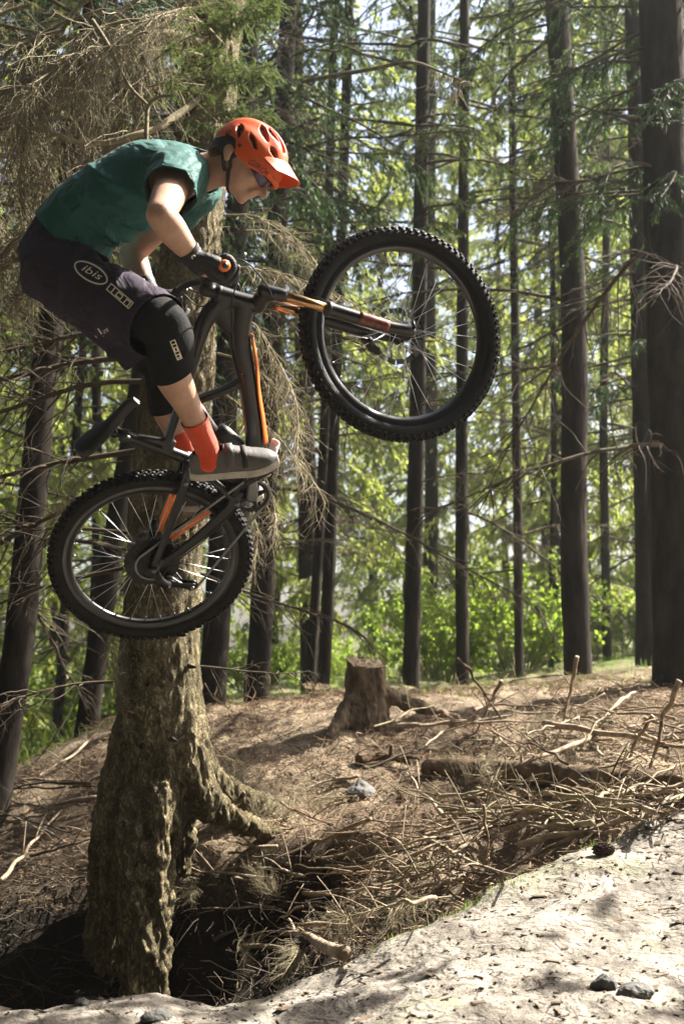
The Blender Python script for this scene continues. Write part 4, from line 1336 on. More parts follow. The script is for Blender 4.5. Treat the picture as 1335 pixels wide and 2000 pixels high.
# pine cone on the lip of the trail
pc = hit(1178, 1672) + np.array([0, 0, 0.022])
mb = MB()
V, F = ball(14, 10); mb.add(V * np.array([0.035, 0.020, 0.020]) + pc, F)
for k in range(70):
    t = (k + 0.5) / 70; a = k * 2.399
    rr = 0.021 * math.sin(math.pi * (0.1 + 0.85 * t)) + 0.003
    c = pc + np.array([0.036 * (2 * t - 1), rr * math.cos(a), rr * math.sin(a)])
    mb.box(c, [0.005, 0.003, 0.003], None)
tag(obj('pine_cone', mb, M['cone'], smooth=False), 'brown pine cone lying on the upper lip of the dirt trail', 'pine cone')

# grass on the edge of the mound, moss cushions, and the bright clearing at left
def blades(name, x, y, z, hmin, hmax, wmax, m):
    n = len(x)
    a = lr.uniform(0, 2 * np.pi, n)
    h_ = lr.uniform(hmin, hmax, n)[:, None]
    ln = np.stack([np.cos(a), np.sin(a), 0 * a], -1) * h_ * 0.5
    w = np.stack([-np.sin(a), np.cos(a), 0 * a], -1) * lr.uniform(0.4, 1, n)[:, None] * wmax
    p = np.stack([x, y, z], -1)
    up_ = np.array([0, 0, 1.0])
    q = np.stack([p - w, p + w, p + ln * 0.35 + up_ * h_ * 0.6 + w * 0.7, p + ln + up_ * h_, p + ln * 0.35 + up_ * h_ * 0.6 - w * 0.7], 1)
    V = q.reshape(-1, 3); i = np.arange(n)[:, None] * 5
    mb = MB(); mb.add(V, [np.hstack([i, i + 1, i + 2, i + 4]), np.hstack([i + 4, i + 2, i + 3])])
    return tag(obj(name, mb, M[m]), kind='stuff')
cs = [hit(*p) for p in ((880, 1790), (915, 1772), (945, 1756), (985, 1735), (1010, 1722), (780, 1832), (1160, 1655))]
ii = lr.integers(0, len(cs), 260)
gx = np.array([cs[i][0] for i in ii]) + lr.normal(size=260) * 0.05; gy = np.array([cs[i][1] for i in ii]) + lr.normal(size=260) * 0.03
blades('mound_grass', gx, gy, np.where(gy < edge_y(gx), trail_z(gx, gy), np.maximum(trail_z(gx, gy), floor_z(gx, gy))), 0.008, 0.032, 0.0014, 'grass')
gx, gy = scatter_xy(9000, -8, -2.0, 9.5, 24)
k = fbm(np.stack([gx, gy, 0 * gx], -1) * 0.7, 61, 2) > -0.5
gx, gy = gx[k], gy[k]
blades('clearing_grass', gx, gy, floor_z(gx, gy), 0.06, 0.26, 0.010, 'grass')
gx, gy = scatter_xy(9000, -2.0, 5.5, 9.6, 18)
k = fbm(np.stack([gx, gy, 0 * gx], -1) * 0.9, 63, 2) > 0.05
gx, gy = gx[k], gy[k]
blades('crest_grass', gx, gy, floor_z(gx, gy), 0.02, 0.09, 0.004, 'grass')

# ------------------------------------------------------------------ the mountain bike (built in its own axes: x forward, y left, z up)
BR = np.array([[0.7341503, -0.16880727, -0.65766819], [0.62250045, 0.55412841, 0.55266165], [0.27113933, -0.81513546, 0.51189614]])
BT = np.array([-0.68793822, -0.1650992, -5.14375814])
STEER = 0.66029892
_cw = np.stack([XC, YC, ZC], 1)
BW = np.eye(4); BW[:3, :3] = _cw @ BR; BW[:3, 3] = CAM + _cw @ BT
BIKE_M = Matrix(BW.tolist())
def bcam(P):
    """bike axes -> camera space"""
    return (BR @ np.atleast_2d(np.asarray(P, float)).T).T + BT

HA = math.radians(64)
HUBF = np.array([1.225, 0, 0])
UPA = np.array([-math.cos(HA), 0, math.sin(HA)])
FWA = np.array([math.sin(HA), 0, math.cos(HA)])
LAT = np.array([0, 1.0, 0])
AX0 = HUBF - 0.044 * FWA
CROWN = AX0 + 0.525 * UPA
HTOP = CROWN + 0.125 * UPA
SR = rod(UPA * STEER)
def st(P):
    P = np.asarray(P, float)
    return AX0 + (SR @ (np.atleast_2d(P) - AX0).T).T if P.ndim > 1 else AX0 + SR @ (P - AX0)

M['tyre'] = mat('tyre_rubber', (0.011, 0.0105, 0.0105), 0.7, spec=0.3, vary=0.35, vscale=30, bump=0.3, bscale=150)
M['rim'] = mat('rim_carbon', (0.012, 0.012, 0.013), 0.28, spec=0.6, coat=0.3)
M['frame'] = mat('frame_paint', (0.008, 0.0075, 0.0075), 0.32, spec=0.55, vary=0.3, vscale=14, rvary=0.12, bump=0.05, bscale=200)
M['orange'] = mat('orange_paint', (0.75, 0.17, 0.025), 0.35, coat=0.2, vary=0.12, vscale=20)
M['alloy'] = mat('black_alloy', (0.035, 0.035, 0.037), 0.35, metal=0.8, vary=0.2)
M['steel'] = mat('steel', (0.34, 0.33, 0.32), 0.3, metal=1.0, vary=0.15, vscale=40)
M['spoke'] = mat('bright_spoke', (0.62, 0.62, 0.62), 0.28, metal=1.0)
M['grey'] = mat('grey_metal', (0.22, 0.22, 0.22), 0.4, metal=0.7, vary=0.2)
M['kashima'] = mat('copper_stanchion', (0.42, 0.24, 0.10), 0.2, metal=0.9, coat=0.4)
M['plastic'] = mat('black_plastic', (0.018, 0.018, 0.018), 0.5, vary=0.2)
M['maroon'] = mat('maroon_decal', (0.16, 0.035, 0.02), 0.4, vary=0.6, vscale=45)
M['pale'] = mat('pale_guard', (0.62, 0.62, 0.62), 0.5)

bike = thing('mountain_bike', 'black and orange full suspension mountain bike flying nose up with front wheel turned', 'mountain bike', BIKE_M)

def part(name, mb, mats, parent=None, smooth=True):
    return obj(name, mb, mats, parent or bike, smooth, local=True)

def stm(mb):
    """steer everything collected in mb"""
    mb.V = [st(v) for v in mb.V]
    return mb

def wheel(place, front):
    """wheel about the y axis at the origin, moved by place()"""
    w = link('wheel', None, bike, True)
    def put(name, mb, mats, smooth=True):
        mb.V = [place(v) for v in mb.V]
        return obj(name, mb, mats, w, smooth, local=True)
    n = 120
    th = np.linspace(0, 2 * np.pi, n, endpoint=False)
    def rev(prof, mb, m=0):
        prof = np.asarray(prof, float)
        V = np.stack([prof[:, 1][:, None] * np.cos(th), prof[:, 0][:, None] * np.ones(n), prof[:, 1][:, None] * np.sin(th)], -1)
        k = len(prof)
        mb.add(V.reshape(-1, 3), grid_faces(k, n, True), m)
    a = np.linspace(-2.45, 2.45, 25)
    prof = [(0.0275 * math.sin(t), 0.3370 + 0.0275 * math.cos(t)) for t in a]
    mb = MB(); rev(prof, mb)
    rows = [(-0.0065, 0.005, 1.0, 0.0), (0.0065, 0.005, 1.0, 0.5), (-0.0160, 0.0042, 0.93, 0.25), (0.0160, 0.0042, 0.93, 0.75), (-0.0245, 0.0042, 0.72, 0.0), (0.0245, 0.0042, 0.72, 0.5)]
    K = 84
    for off, hw, cz, ph in rows:
        sgn = math.copysign(1, off)
        ang = math.asin(max(-1, min(1, off / 0.0280)))
        rad = np.array([math.sin(ang), math.cos(ang)])
        for k in range(K):
            t = 2 * np.pi * (k + ph) / K
            R0 = np.array([math.cos(t), 0, math.sin(t)]); Tn = np.array([-math.sin(t), 0, math.cos(t)]); Yv = np.array([0, 1.0, 0])
            out = R0 * rad[1] + Yv * rad[0]
            side = np.cross(Tn, out)
            c = R0 * 0.3370 + out * 0.0293
            mb.box(c, [0.0062, hw, 0.0045], np.stack([Tn, side, out], 1))
    put('tyre', mb, M['tyre'], True)
    mb = MB()
    rev([(-0.016, 0.3180), (-0.0165, 0.306), (-0.0155, 0.298), (-0.009, 0.286), (0, 0.283), (0.009, 0.286), (0.0155, 0.298), (0.0165, 0.306), (0.016, 0.3180), (0.012, 0.306), (-0.012, 0.306), (-0.016, 0.3180)], mb)
    for k in range(32):
        t = 2 * np.pi * (k + 0.5) / 32
        R0 = np.array([math.cos(t), 0, math.sin(t)])
        mb.tube(np.array([R0 * 0.286, R0 * 0.270]), 0.0028, 6)
    put('rim', mb, M['rim'])
    mb = MB()
    yl, yr = (0.035, -0.028) if front else (0.032, -0.022)
    mb.lathe([(0.008, -0.05), (0.014, -0.045), (0.014, yr - 0.006), (0.028, yr - 0.002), (0.028, yr + 0.002), (0.017, yr + 0.008), (0.016, yl - 0.008), (0.029, yl - 0.002), (0.029, yl + 0.002), (0.018, yl + 0.006), (0.014, 0.05), (0.008, 0.052)], np.zeros(3), LAT, 28)
    put('hub', mb, M['alloy'])
    for k in range(32):
        side = k % 2
        t = 2 * np.pi * (k + 0.5) / 32
        dt = (1 if (k // 2) % 2 else -1) * 0.62
        y = yl if side else yr
        p0 = np.array([0.026 * math.cos(t + dt * 2.2), y, 0.026 * math.sin(t + dt * 2.2)])
        p1 = np.array([0.284 * math.cos(t), 0.003 * (1 if side else -1), 0.284 * math.sin(t)])
        mb = MB(); mb.tube(np.linspace(p0, p1, 3), 0.0011, 5)
        put('spoke', mb, M['spoke'])
    # brake disc with a slotted ring and arms
    mb = MB()
    y = 0.043
    R1, R2 = (0.098, 0.080) if front else (0.088, 0.070)
    tt = np.linspace(0, 2 * np.pi, 96, endpoint=False)
    wob = 1 + 0.016 * np.cos(12 * tt)
    ring = []
    for r, dy in ((R2 * wob, -0.001), (R1 * wob, -0.001), (R1 * wob, 0.001), (R2 * wob, 0.001), (R2 * wob, -0.001)):
        ring.append(np.stack([r * np.cos(tt), np.full(96, y + dy), r * np.sin(tt)], -1))
    F = grid_faces(5, 96, True)
    cut_ = [f for f in F.tolist() if not ((f[0] // 96) in (0, 2) and (f[0] % 96) % 6 == 3)]
    mb.add(np.vstack(ring), np.array(cut_))
    for k in range(6):
        t = k * math.pi / 3
        p = [np.array([r * math.cos(t + d), y, r * math.sin(t + d)]) for r, d in ((0.02, 0.0), (0.045, 0.12), (R2, 0.42))]
        mb.tube(spline(np.array(p), 6), 0.003, 5, sq=(1, 0.4))
    mb.lathe([(0.012, y - 0.002), (0.024, y - 0.002), (0.024, y + 0.002), (0.012, y + 0.002)], np.zeros(3), LAT, 20)
    put('brake_rotor', mb, M['steel'], False)
    if not front:
        mb = MB()
        for k in range(11):
            r = 0.021 + 0.008 * k ** 1.0 if k < 8 else 0.021 + 0.008 * k
            r = min(r, 0.1)
            yk = -0.062 + 0.0036 * k
            tt2 = np.linspace(0, 2 * np.pi, 56, endpoint=False)
            rr = r + np.where(np.arange(56) % 2 == 0, 0.003, -0.002)
            ring = [np.stack([q * np.cos(tt2), np.full(56, yk + dy), q * np.sin(tt2)], -1) for q, dy in ((rr * 0.62, -0.0009), (rr, -0.0009), (rr, 0.0009), (rr * 0.62, 0.0009), (rr * 0.62, -0.0009))]
            mb.add(np.vstack(ring), grid_faces(5, 56, True))
        mb.lathe([(0.0, -0.066), (0.017, -0.066), (0.02, -0.02), (0.0, -0.02)], np.zeros(3), LAT, 20)
        put('cassette', mb, M['alloy'], False)
    return w

wheel(lambda V: V, False)
wheel(lambda V: st(V + HUBF), True)

BB = np.array([0.447, 0, -0.052])
def P3(x, z, y=0.0): return np.array([x, y, z])

# main frame: one welded piece
mb = MB()
def ftube(pts, rad, sq=None, n=20):
    V, F = capsule(np.array(pts), rad, n, sq, upv=LAT)
    mb.add(V, F)
pieces = []
def fp(pts, rad, sq=None):
    pieces.append(capsule(np.array(pts), rad, 20, sq, upv=LAT))
fp([CROWN + 0.006 * UPA, (CROWN + HTOP) / 2, HTOP], [0.029, 0.027, 0.028])
fp([HTOP - 0.03 * UPA - 0.01 * FWA, P3(0.80, 0.528), P3(0.60, 0.412), P3(0.42, 0.315), P3(0.375, 0.285)], [0.027, 0.026, 0.022, 0.020, 0.022], [(1.05, 1.25), (1.1, 1.1), (1.25, 0.85), (1.2, 0.8), (1, 1)])
fp([CROWN + 0.035 * UPA - 0.008 * FWA, P3(0.835, 0.40), P3(0.73, 0.255), P3(0.60, 0.085), BB + P3(0.03, 0.02)], [0.030, 0.031, 0.032, 0.032, 0.034], [(1, 1.2), (1.05, 1.15), (1.1, 1), (1.15, 1), (1.1, 1)])
fp([P3(0.885, 0.53), P3(0.858, 0.49), P3(0.845, 0.44)], [0.023, 0.024, 0.022], [(1, 1.4), (1, 1.6), (1, 1.4)])
fp([P3(0.308, 0.425), P3(0.352, 0.30), P3(0.395, 0.17), P3(0.43, 0.06), BB], [0.019, 0.021, 0.022, 0.026, 0.036])
fp([P3(0.745, 0.275), P3(0.66, 0.30), P3(0.56, 0.345), P3(0.52, 0.362)], [0.018, 0.016, 0.016, 0.018], [(1.3, 1)] * 4)
fp([P3(0.40, 0.28), P3(0.335, 0.385)], [0.012, 0.012])
pieces.append(capsule(np.array([BB + 0.042 * LAT, BB - 0.042 * LAT]), 0.026, 20))
V, F = union(pieces, 0.0042, 5)
mb = MB(); mb.add(V, F)
frame = part('frame', mb, M['frame'])
# bright lower skin of the down tube, proud of it
pts = spline(np.array([P3(0.842, 0.395), P3(0.79, 0.318), P3(0.72, 0.232), P3(0.655, 0.14), P3(0.60, 0.065)]), 24)
T, N, B = frames(pts, LAT)
dn = np.where((B @ np.array([0.8, 0, -0.6]))[:, None] > 0, B, -B)
rows = []
for a in np.linspace(-1.05, 1.05, 13):
    wd = np.linspace(0.55, 1.0, 24)
    rows.append(pts + dn * (np.linspace(0.0365, 0.0330, 24) * np.cos(a * wd))[:, None] + LAT * (0.0352 * np.sin(a * wd))[:, None])
V = np.vstack(rows); F = [grid_faces(13, 24)]
V, F = solid(V, F, 0.003, 0)
mb = MB(); mb.add(V, F)
part('accent_stripe', mb, M['orange'], frame)
mb = MB(); V = np.vstack([spline(np.array([P3(0.62, 0.03), P3(0.565, -0.005), P3(0.52, -0.035)]), 8) + np.array([0.026 * math.cos(a), 0.036 * math.sin(a), -0.022 * math.cos(a)]) for a in np.linspace(-1.2, 1.2, 9)])
V, F = solid(V, [grid_faces(9, 8)], 0.004, 0); mb.add(V, F)
part('down_tube_guard', mb, M['pale'], frame)

# rear triangle
pieces = []
for s in (-1, 1):
    pieces.append(capsule(np.array([P3(0.43, -0.005, 0.028 * s), P3(0.385, -0.03, 0.046 * s), P3(0.2, -0.032, 0.058 * s), P3(0.02, -0.006, 0.074 * s)]), [0.021, 0.02, 0.0165, 0.013], 16, [(0.75, 1.2)] * 4, upv=LAT))
    pieces.append(capsule(np.array([P3(0.385, 0.20, 0.030 * s), P3(0.335, 0.165, 0.052 * s), P3(0.16, 0.075, 0.068 * s), P3(0.0, 0.0, 0.074 * s)]), [0.015, 0.016, 0.0125, 0.013], 16, [(0.8, 1.1)] * 4, upv=LAT))
    pieces.append(capsule(np.array([P3(0.005, 0, 0.062 * s), P3(0.005, 0, 0.08 * s)]), 0.019, 16))
    pieces.append(capsule(np.array([P3(0.39, -0.02, 0.045 * s), P3(0.392, 0.09, 0.036 * s), P3(0.388, 0.19, 0.032 * s)]), [0.014, 0.012, 0.014], 14))
pieces.append(capsule(np.array([P3(0.425, -0.02, -0.04), P3(0.425, -0.02, 0.04)]), 0.017, 14))
pieces.append(capsule(np.array([P3(0.385, 0.16, -0.04), P3(0.385, 0.16, 0.04)]), 0.014, 14))
V, F = union(pieces, 0.0040, 4)
mb = MB(); mb.add(V, F)
rt = part('rear_triangle', mb, M['frame'])
for s in (1,):
    for A, Bp in ((P3(0.33, -0.034, 0.031), P3(0.06, -0.018, 0.052)), (P3(0.315, 0.155, 0.036), P3(0.06, 0.028, 0.052))):
        Q = np.linspace(A, Bp, 8)
        mb = MB(); mb.tube(Q, 0.0135, 10, sq=(0.35, 1.0), upv=LAT)
        part('accent_panel', mb, M['orange'], rt)
for p in (P3(0.335, 0.163, -0.066), P3(0.395, -0.03, -0.066), P3(0.005, 0, -0.09)):
    mb = MB(); mb.lathe([(0.0, -0.006), (0.0075, -0.006), (0.0085, 0.004), (0.0, 0.004)], p, LAT, 14); mb.lathe([(0.0, -0.0075), (0.003, -0.0075), (0.003, -0.004)], p, LAT, 8)
    part('pivot_bolt', mb, M['grey'], rt)

# shock and linkage
mb = MB()
a, b_ = P3(0.555, 0.335), P3(0.478, 0.055)
d = b_ - a
mb.tube(np.linspace(a + 0.02 * d, a + 0.5 * d, 4), 0.023, 20, m=0)
mb.tube(np.linspace(a + 0.5 * d, b_, 3), 0.011, 14, m=1)
mb.tube(np.linspace(a + 0.50 * d + P3(0.03, 0.01), a + 0.90 * d + P3(0.055, 0.01), 5), [0.021, 0.026, 0.026, 0.026, 0.02], 20, m=0)
mb.tube(np.array([a + 0.022 * LAT, a - 0.022 * LAT]), 0.012, 12, m=2)
sh = part('rear_shock', mb, [M['plastic'], M['steel'], M['alloy']])
mb = MB()
V, F = capsule(np.array([P3(0.535, 0.085), P3(0.53, 0.045), P3(0.50, 0.0)]), [0.03, 0.034, 0.03], 18, [(0.8, 1), (0.9, 1), (0.9, 1)], upv=LAT)
mb.add(V, F)
part('shock_link', mb, M['grey'])
# little knobs on the strut
mb = MB()
for q in (P3(0.545, 0.335, -0.025), P3(0.56, 0.30, -0.025)):
    mb.lathe([(0, -0.008), (0.011, -0.008), (0.012, 0.006), (0, 0.006)], q, LAT, 14)
part('shock_knob', mb, M['alloy'])

# fork
mb = MB()
pieces = [capsule(np.array([CROWN - 0.028 * UPA + 0.032 * FWA + s * 0.066 * LAT, CROWN - 0.012 * UPA + 0.02 * FWA + s * 0.04 * LAT, CROWN - 0.008 * UPA]), [0.027, 0.026, 0.03], 18) for s in (-1, 1)]
pieces += [capsule(np.array([CROWN - 0.065 * UPA + 0.036 * FWA + s * 0.066 * LAT, CROWN + 0.0 * UPA + 0.034 * FWA + s * 0.066 * LAT]), 0.0235, 18) for s in (-1, 1)]
V, F = union(pieces, 0.004, 3)
mb.add(V, F)
fork = part('fork', stm(mb), M['frame'])
LEGF = 0.036
def leg(t, s): return CROWN - t * UPA + LEGF * FWA + s * 0.066 * LAT
for s in (-1, 1):
    mb = MB(); mb.tube(np.array([leg(0.055, s), leg(0.26, s)]), 0.0180, 26)
    part('stanchion', stm(mb), M['kashima'], fork)
pieces = []
for s in (-1, 1):
    pieces.append(capsule(np.array([leg(0.232, s), leg(0.237, s)]), 0.0255, 20))
    pieces.append(capsule(np.array([leg(0.237, s), leg(0.32, s), leg(0.44, s), HUBF + s * 0.064 * LAT + 0.012 * UPA, HUBF + s * 0.062 * LAT - 0.008 * UPA]), [0.0245, 0.0235, 0.0215, 0.020, 0.0175], 20))
    pieces.append(capsule(np.array([HUBF + s * 0.05 * LAT, HUBF + s * 0.068 * LAT]), 0.015, 16))
arch = [leg(0.237, -1), leg(0.205, -1) + 0.03 * LAT + 0.022 * FWA, leg(0.178, -1) + 0.066 * LAT + 0.030 * FWA, leg(0.205, 1) - 0.03 * LAT + 0.022 * FWA, leg(0.237, 1)]
pieces.append(capsule(np.array(arch), [0.014, 0.013, 0.012, 0.013, 0.014], 14, [(1, 1.3)] * 5))
V, F = union(pieces, 0.004, 3)
mb = MB(); mb.add(V, F)
low = part('lower_legs', stm(mb), M['frame'], fork)
for s in (-1, 1):
    Q = np.linspace(leg(0.335, s), leg(0.445, s), 10)
    rows = [Q + (0.0245 - np.linspace(0, 0.0022, 10))[:, None] * (FWA * math.sin(a) + s * LAT * math.cos(a)) for a in np.linspace(-1.0, 1.0, 9)]
    mb = MB(); V, F = solid(np.vstack(rows), [grid_faces(9, 10)], 0.0012, 0); mb.add(V, F)
    part('fork_decal', stm(mb), M['maroon'], low)
for s in (-1, 1):
    mb = MB(); mb.lathe([(0.0235, -0.008), (0.0262, -0.006), (0.0262, 0.006), (0.019, 0.010)], leg(0.228, s), UPA, 24)
    part('seal', stm(mb), M['plastic'], fork)
mb = MB()
mb.lathe([(0, -0.078), (0.008, -0.078), (0.0095, -0.068), (0.0095, 0.07), (0, 0.07)], HUBF, LAT, 16)
mb.tube(np.array([HUBF - 0.074 * LAT, HUBF - 0.078 * LAT + 0.012 * FWA - 0.01 * UPA, HUBF - 0.076 * LAT + 0.035 * FWA + 0.0 * UPA]), [0.007, 0.006, 0.004], 10)
part('front_axle', stm(mb), M['alloy'])
def caliper(c, ux, parent_steer):
    mb = MB()
    R = np.stack([ux, LAT, np.cross(ux, LAT)], 1)
    V, F = union([capsule(np.array([c - 0.03 * ux, c + 0.03 * ux]), 0.015, 14), capsule(np.array([c - 0.012 * ux + 0.012 * LAT, c + 0.02 * ux - 0.012 * LAT]), 0.017, 14)], 0.004, 2)
    mb.add(V, F, 0)
    for k in (-1, 1):
        mb.lathe([(0, -0.012), (0.006, -0.012), (0.006, 0.012), (0, 0.012)], c + k * 0.027 * ux + 0.012 * LAT, R[:, 2], 10, 1)
    part('brake_caliper', stm(mb) if parent_steer else mb, [M['alloy'], M['steel']])
caliper(HUBF + 0.085 * UPA - 0.055 * FWA + 0.046 * LAT, unit(UPA + 0.5 * FWA), True)
caliper(P3(0.075, 0.06, 0.045), unit(P3(0.8, 0.5)), False)

# cockpit
CL = HTOP + 0.048 * UPA + 0.045 * FWA
mb = MB()
pieces = [capsule(np.array([HTOP + 0.012 * UPA, HTOP + 0.05 * UPA]), 0.021, 16), capsule(np.array([HTOP + 0.034 * UPA, CL]), [0.02, 0.022], 16), capsule(np.array([CL - 0.024 * LAT, CL + 0.024 * LAT]), 0.023, 16)]
V, F = union(pieces, 0.0035, 2); mb.add(V, F)
mb.lathe([(0.0, 0.008), (0.028, 0.008), (0.03, -0.002), (0.029, -0.008)], HTOP + 0.006 * UPA, UPA, 24)
part('stem', stm(mb), M['plastic'])
BARH = 0.375
def bar(t):
    """centre line of the handlebar, t in -1 (right end) .. 1 (left end)"""
    a = abs(t)
    return CL + t * BARH * LAT + 0.042 * sstep(0.12, 0.5, a) * UPA - (0.065 * sstep(0.15, 1.15, a) * 1.0) * FWA
mb = MB()
mb.tube(np.array([bar(t) for t in np.linspace(-1, 1, 41)]), [0.0111 + 0.0048 * (1 - float(sstep(0.1, 0.35, abs(t)))) for t in np.linspace(-1, 1, 41)], 16)
hb = part('handlebar', stm(mb), M['plastic'])
GRIP = {}
for s in (-1, 1):
    Q = np.array([bar(s * t) for t in np.linspace(0.655, 1.0, 24)])
    mb = MB()
    mb.tube(Q, [0.0165 if i in (0, 23) else 0.0150 + 0.0009 * (i % 2) for i in range(24)], 18, m=0)
    mb.tube(np.array([bar(s * 0.952), bar(s * 0.996)]), 0.0185, 24, m=1)
    mb.tube(np.array([bar(s * 0.99), bar(s * 1.012)]), [0.0185, 0.0150], 24, m=1)
    mb.tube(np.array([bar(s * 1.008), bar(s * 1.0165)]), 0.0095, 20, m=0)
    part('grip', stm(mb), [M['plastic'], M['orange']], hb)
    GRIP[s] = (st(bar(s * 0.86)), unit(st(bar(s * 1.0)) - st(bar(s * 0.75))), SR @ UPA, SR @ FWA)
    # brake lever, clamp and reservoir
    c = bar(s * 0.56)
    mb = MB()
    mb.tube(np.array([c - s * 0.012 * LAT, c + s * 0.012 * LAT]), 0.0185, 16, m=0)
    mb.tube(np.array([c + 0.02 * FWA - 0.012 * UPA - s * 0.02 * LAT, c + 0.026 * FWA - 0.018 * UPA + s * 0.035 * LAT]), 0.0125, 14, m=0)
    lev = spline(np.array([c + 0.03 * FWA - 0.022 * UPA + s * 0.01 * LAT, c + 0.034 * FWA - 0.052 * UPA + s * 0.04 * LAT, c + 0.030 * FWA - 0.060 * UPA + s * 0.085 * LAT, c + 0.030 * FWA - 0.066 * UPA + s * 0.115 * LAT]), 10)
    mb.tube(lev, np.linspace(0.007, 0.0055, 10), 8, m=1)
    for k in range(3):
        mb.ball(c + (0.014 + 0.012 * k) * FWA - 0.026 * UPA + s * (0.018 * k - 0.01) * LAT, 0.0055, m=1, nu=10, nv=6)
    part('brake_lever', stm(mb), [M['plastic'], M['steel']], hb)
mb = MB()
c = bar(-0.5)
mb.tube(np.array([c - 0.02 * UPA + 0.008 * FWA, c - 0.045 * UPA + 0.01 * FWA - 0.02 * LAT]), 0.012, 12, m=0)
mb.tube(np.array([c - 0.045 * UPA - 0.01 * FWA - 0.01 * LAT, c - 0.05 * UPA - 0.03 * FWA - 0.045 * LAT]), 0.005, 8, m=1)
mb.tube(np.array([c - 0.04 * UPA + 0.01 * FWA - 0.03 * LAT, c - 0.06 * UPA + 0.02 * FWA - 0.05 * LAT]), 0.004, 8, m=1)
part('gear_shifter', stm(mb), [M['plastic'], M['steel']], hb)
def cable(pts, r=0.0024, n=40, m='plastic'):
    mb = MB(); mb.tube(spline(np.array(pts), n), r, 7)
    part('cable', mb, M[m])
c = st(bar(-0.6)); HT2 = (CROWN + HTOP) / 2
su, sf = SR @ UPA, SR @ FWA
def bpx(px, py, d): return BR.T @ (c3(px, py, d) - BT)
cable([c + 0.03 * sf - 0.012 * su, bpx(476, 510, 4.28), bpx(502, 532, 4.38), bpx(524, 562, 4.5), bpx(545, 594, 4.66), st(leg(0.2, 0)) - 0.0 * sf, st(leg(0.3, 1)) - 0.035 * sf, st(leg(0.42, 1)) - 0.05 * sf])
cable([c - 0.03 * su, c - 0.09 * su - 0.01 * sf + 0.04 * LAT, HT2 + 0.035 * LAT * -1 + 0.02 * UPA, P3(0.80, 0.40, -0.036)])
c2 = st(bar(0.55))
cable([c2 + 0.03 * sf, c2 + 0.06 * sf - 0.06 * su - 0.1 * LAT, HT2 + 0.05 * LAT + 0.03 * FWA, P3(0.82, 0.42, 0.036)])
cable([c2 - 0.02 * su, c2 - 0.08 * su - 0.06 * LAT, HT2 - 0.02 * UPA + 0.04 * LAT, P3(0.80, 0.38, 0.036)])
cable([P3(0.40, -0.045, -0.06), P3(0.2, -0.05, -0.068), P3(0.05, -0.03, -0.085), P3(-0.03, -0.06, -0.085), P3(-0.01, -0.085, -0.085)])

# saddle and post
mb = MB()
mb.tube(np.array([P3(0.355, 0.29), P3(0.297, 0.458)]), 0.0155, 18, m=0)
mb.tube(np.array([P3(0.298, 0.462, -0.026), P3(0.298, 0.462, 0.026)]), 0.014, 14, m=0)
mb.lathe([(0.0235, -0.012), (0.0235, 0.012), (0.018, 0.014)], P3(0.309, 0.422), unit(P3(-0.326, 0.945)), 20, m=0)
mb.tube(np.array([P3(0.318, 0.43, -0.02), P3(0.325, 0.415, -0.028)]), 0.005, 8, m=1)
sp = part('seat_post', mb, [M['plastic'], M['steel']])
for s in (-1, 1):
    mb = MB(); mb.tube(spline(np.array([P3(0.395, 0.50, 0.012 * s), P3(0.36, 0.478, 0.02 * s), P3(0.30, 0.476, 0.022 * s), P3(0.235, 0.482, 0.022 * s), P3(0.20, 0.505, 0.035 * s)]), 20), 0.0036, 8)
    part('seat_rail', mb, M['steel'], sp)
nx, ny = 44, 25
xs = np.linspace(0, 1, nx)
wd = np.interp(xs, [0, 0.06, 0.18, 0.35, 0.55, 0.85, 0.96, 1.0], [0.045, 0.062, 0.070, 0.058, 0.033, 0.020, 0.016, 0.008])
xx = 0.165 + 0.272 * xs
top = 0.512 + 0.010 * np.interp(xs, [0, 0.15, 0.5, 0.9, 1], [0.9, 0.4, -0.5, 0.2, -0.8])
rows = []
for k in range(ny):
    a = -1.35 + 2.7 * k / (ny - 1)
    rows.append(np.stack([xx, wd * np.sin(a) / math.sin(1.35), top + 0.014 * (np.cos(a) - 1) * 1.6 - 0.018 * np.abs(np.sin(a)) ** 6], -1))
V, F = solid(np.vstack(rows), [grid_faces(ny, nx)], 0.012, -1)
mb = MB(); mb.add(V, F)
part('saddle', mb, M['plastic'])

# cranks, ring, pedals, chain
PHI = math.radians(44)
CRV = np.array([math.cos(PHI), 0, math.sin(PHI)])
PED = {}
mb = MB()
K = 64
tt = np.linspace(0, 2 * np.pi, K * 2, endpoint=False)
rr = 0.066 + np.where(np.arange(K * 2) % 4 < 2, 0.0045, -0.001)
ring = [np.stack([BB[0] + q * np.cos(tt), np.full(K * 2, -0.05 + dy), BB[2] + q * np.sin(tt)], -1) for q, dy in ((rr * 0 + 0.05, -0.0015), (rr, -0.0015), (rr, 0.0015), (rr * 0 + 0.05, 0.0015), (rr * 0 + 0.05, -0.0015))]
mb.add(np.vstack(ring), grid_faces(5, K * 2, True))
for k in range(4):
    t = PHI + 0.4 + k * math.pi / 2
    mb.tube(np.array([BB + P3(0.016 * math.cos(t), 0.016 * math.sin(t), -0.052), BB + P3(0.054 * math.cos(t), 0.054 * math.sin(t), -0.05)]), [0.010, 0.006], 8, sq=(1, 1))
mb.lathe([(0.0, -0.066), (0.018, -0.066), (0.02, -0.04), (0.02, 0.06), (0, 0.06)], BB, LAT, 20)
crank = part('crankset', mb, M['alloy'], smooth=False)
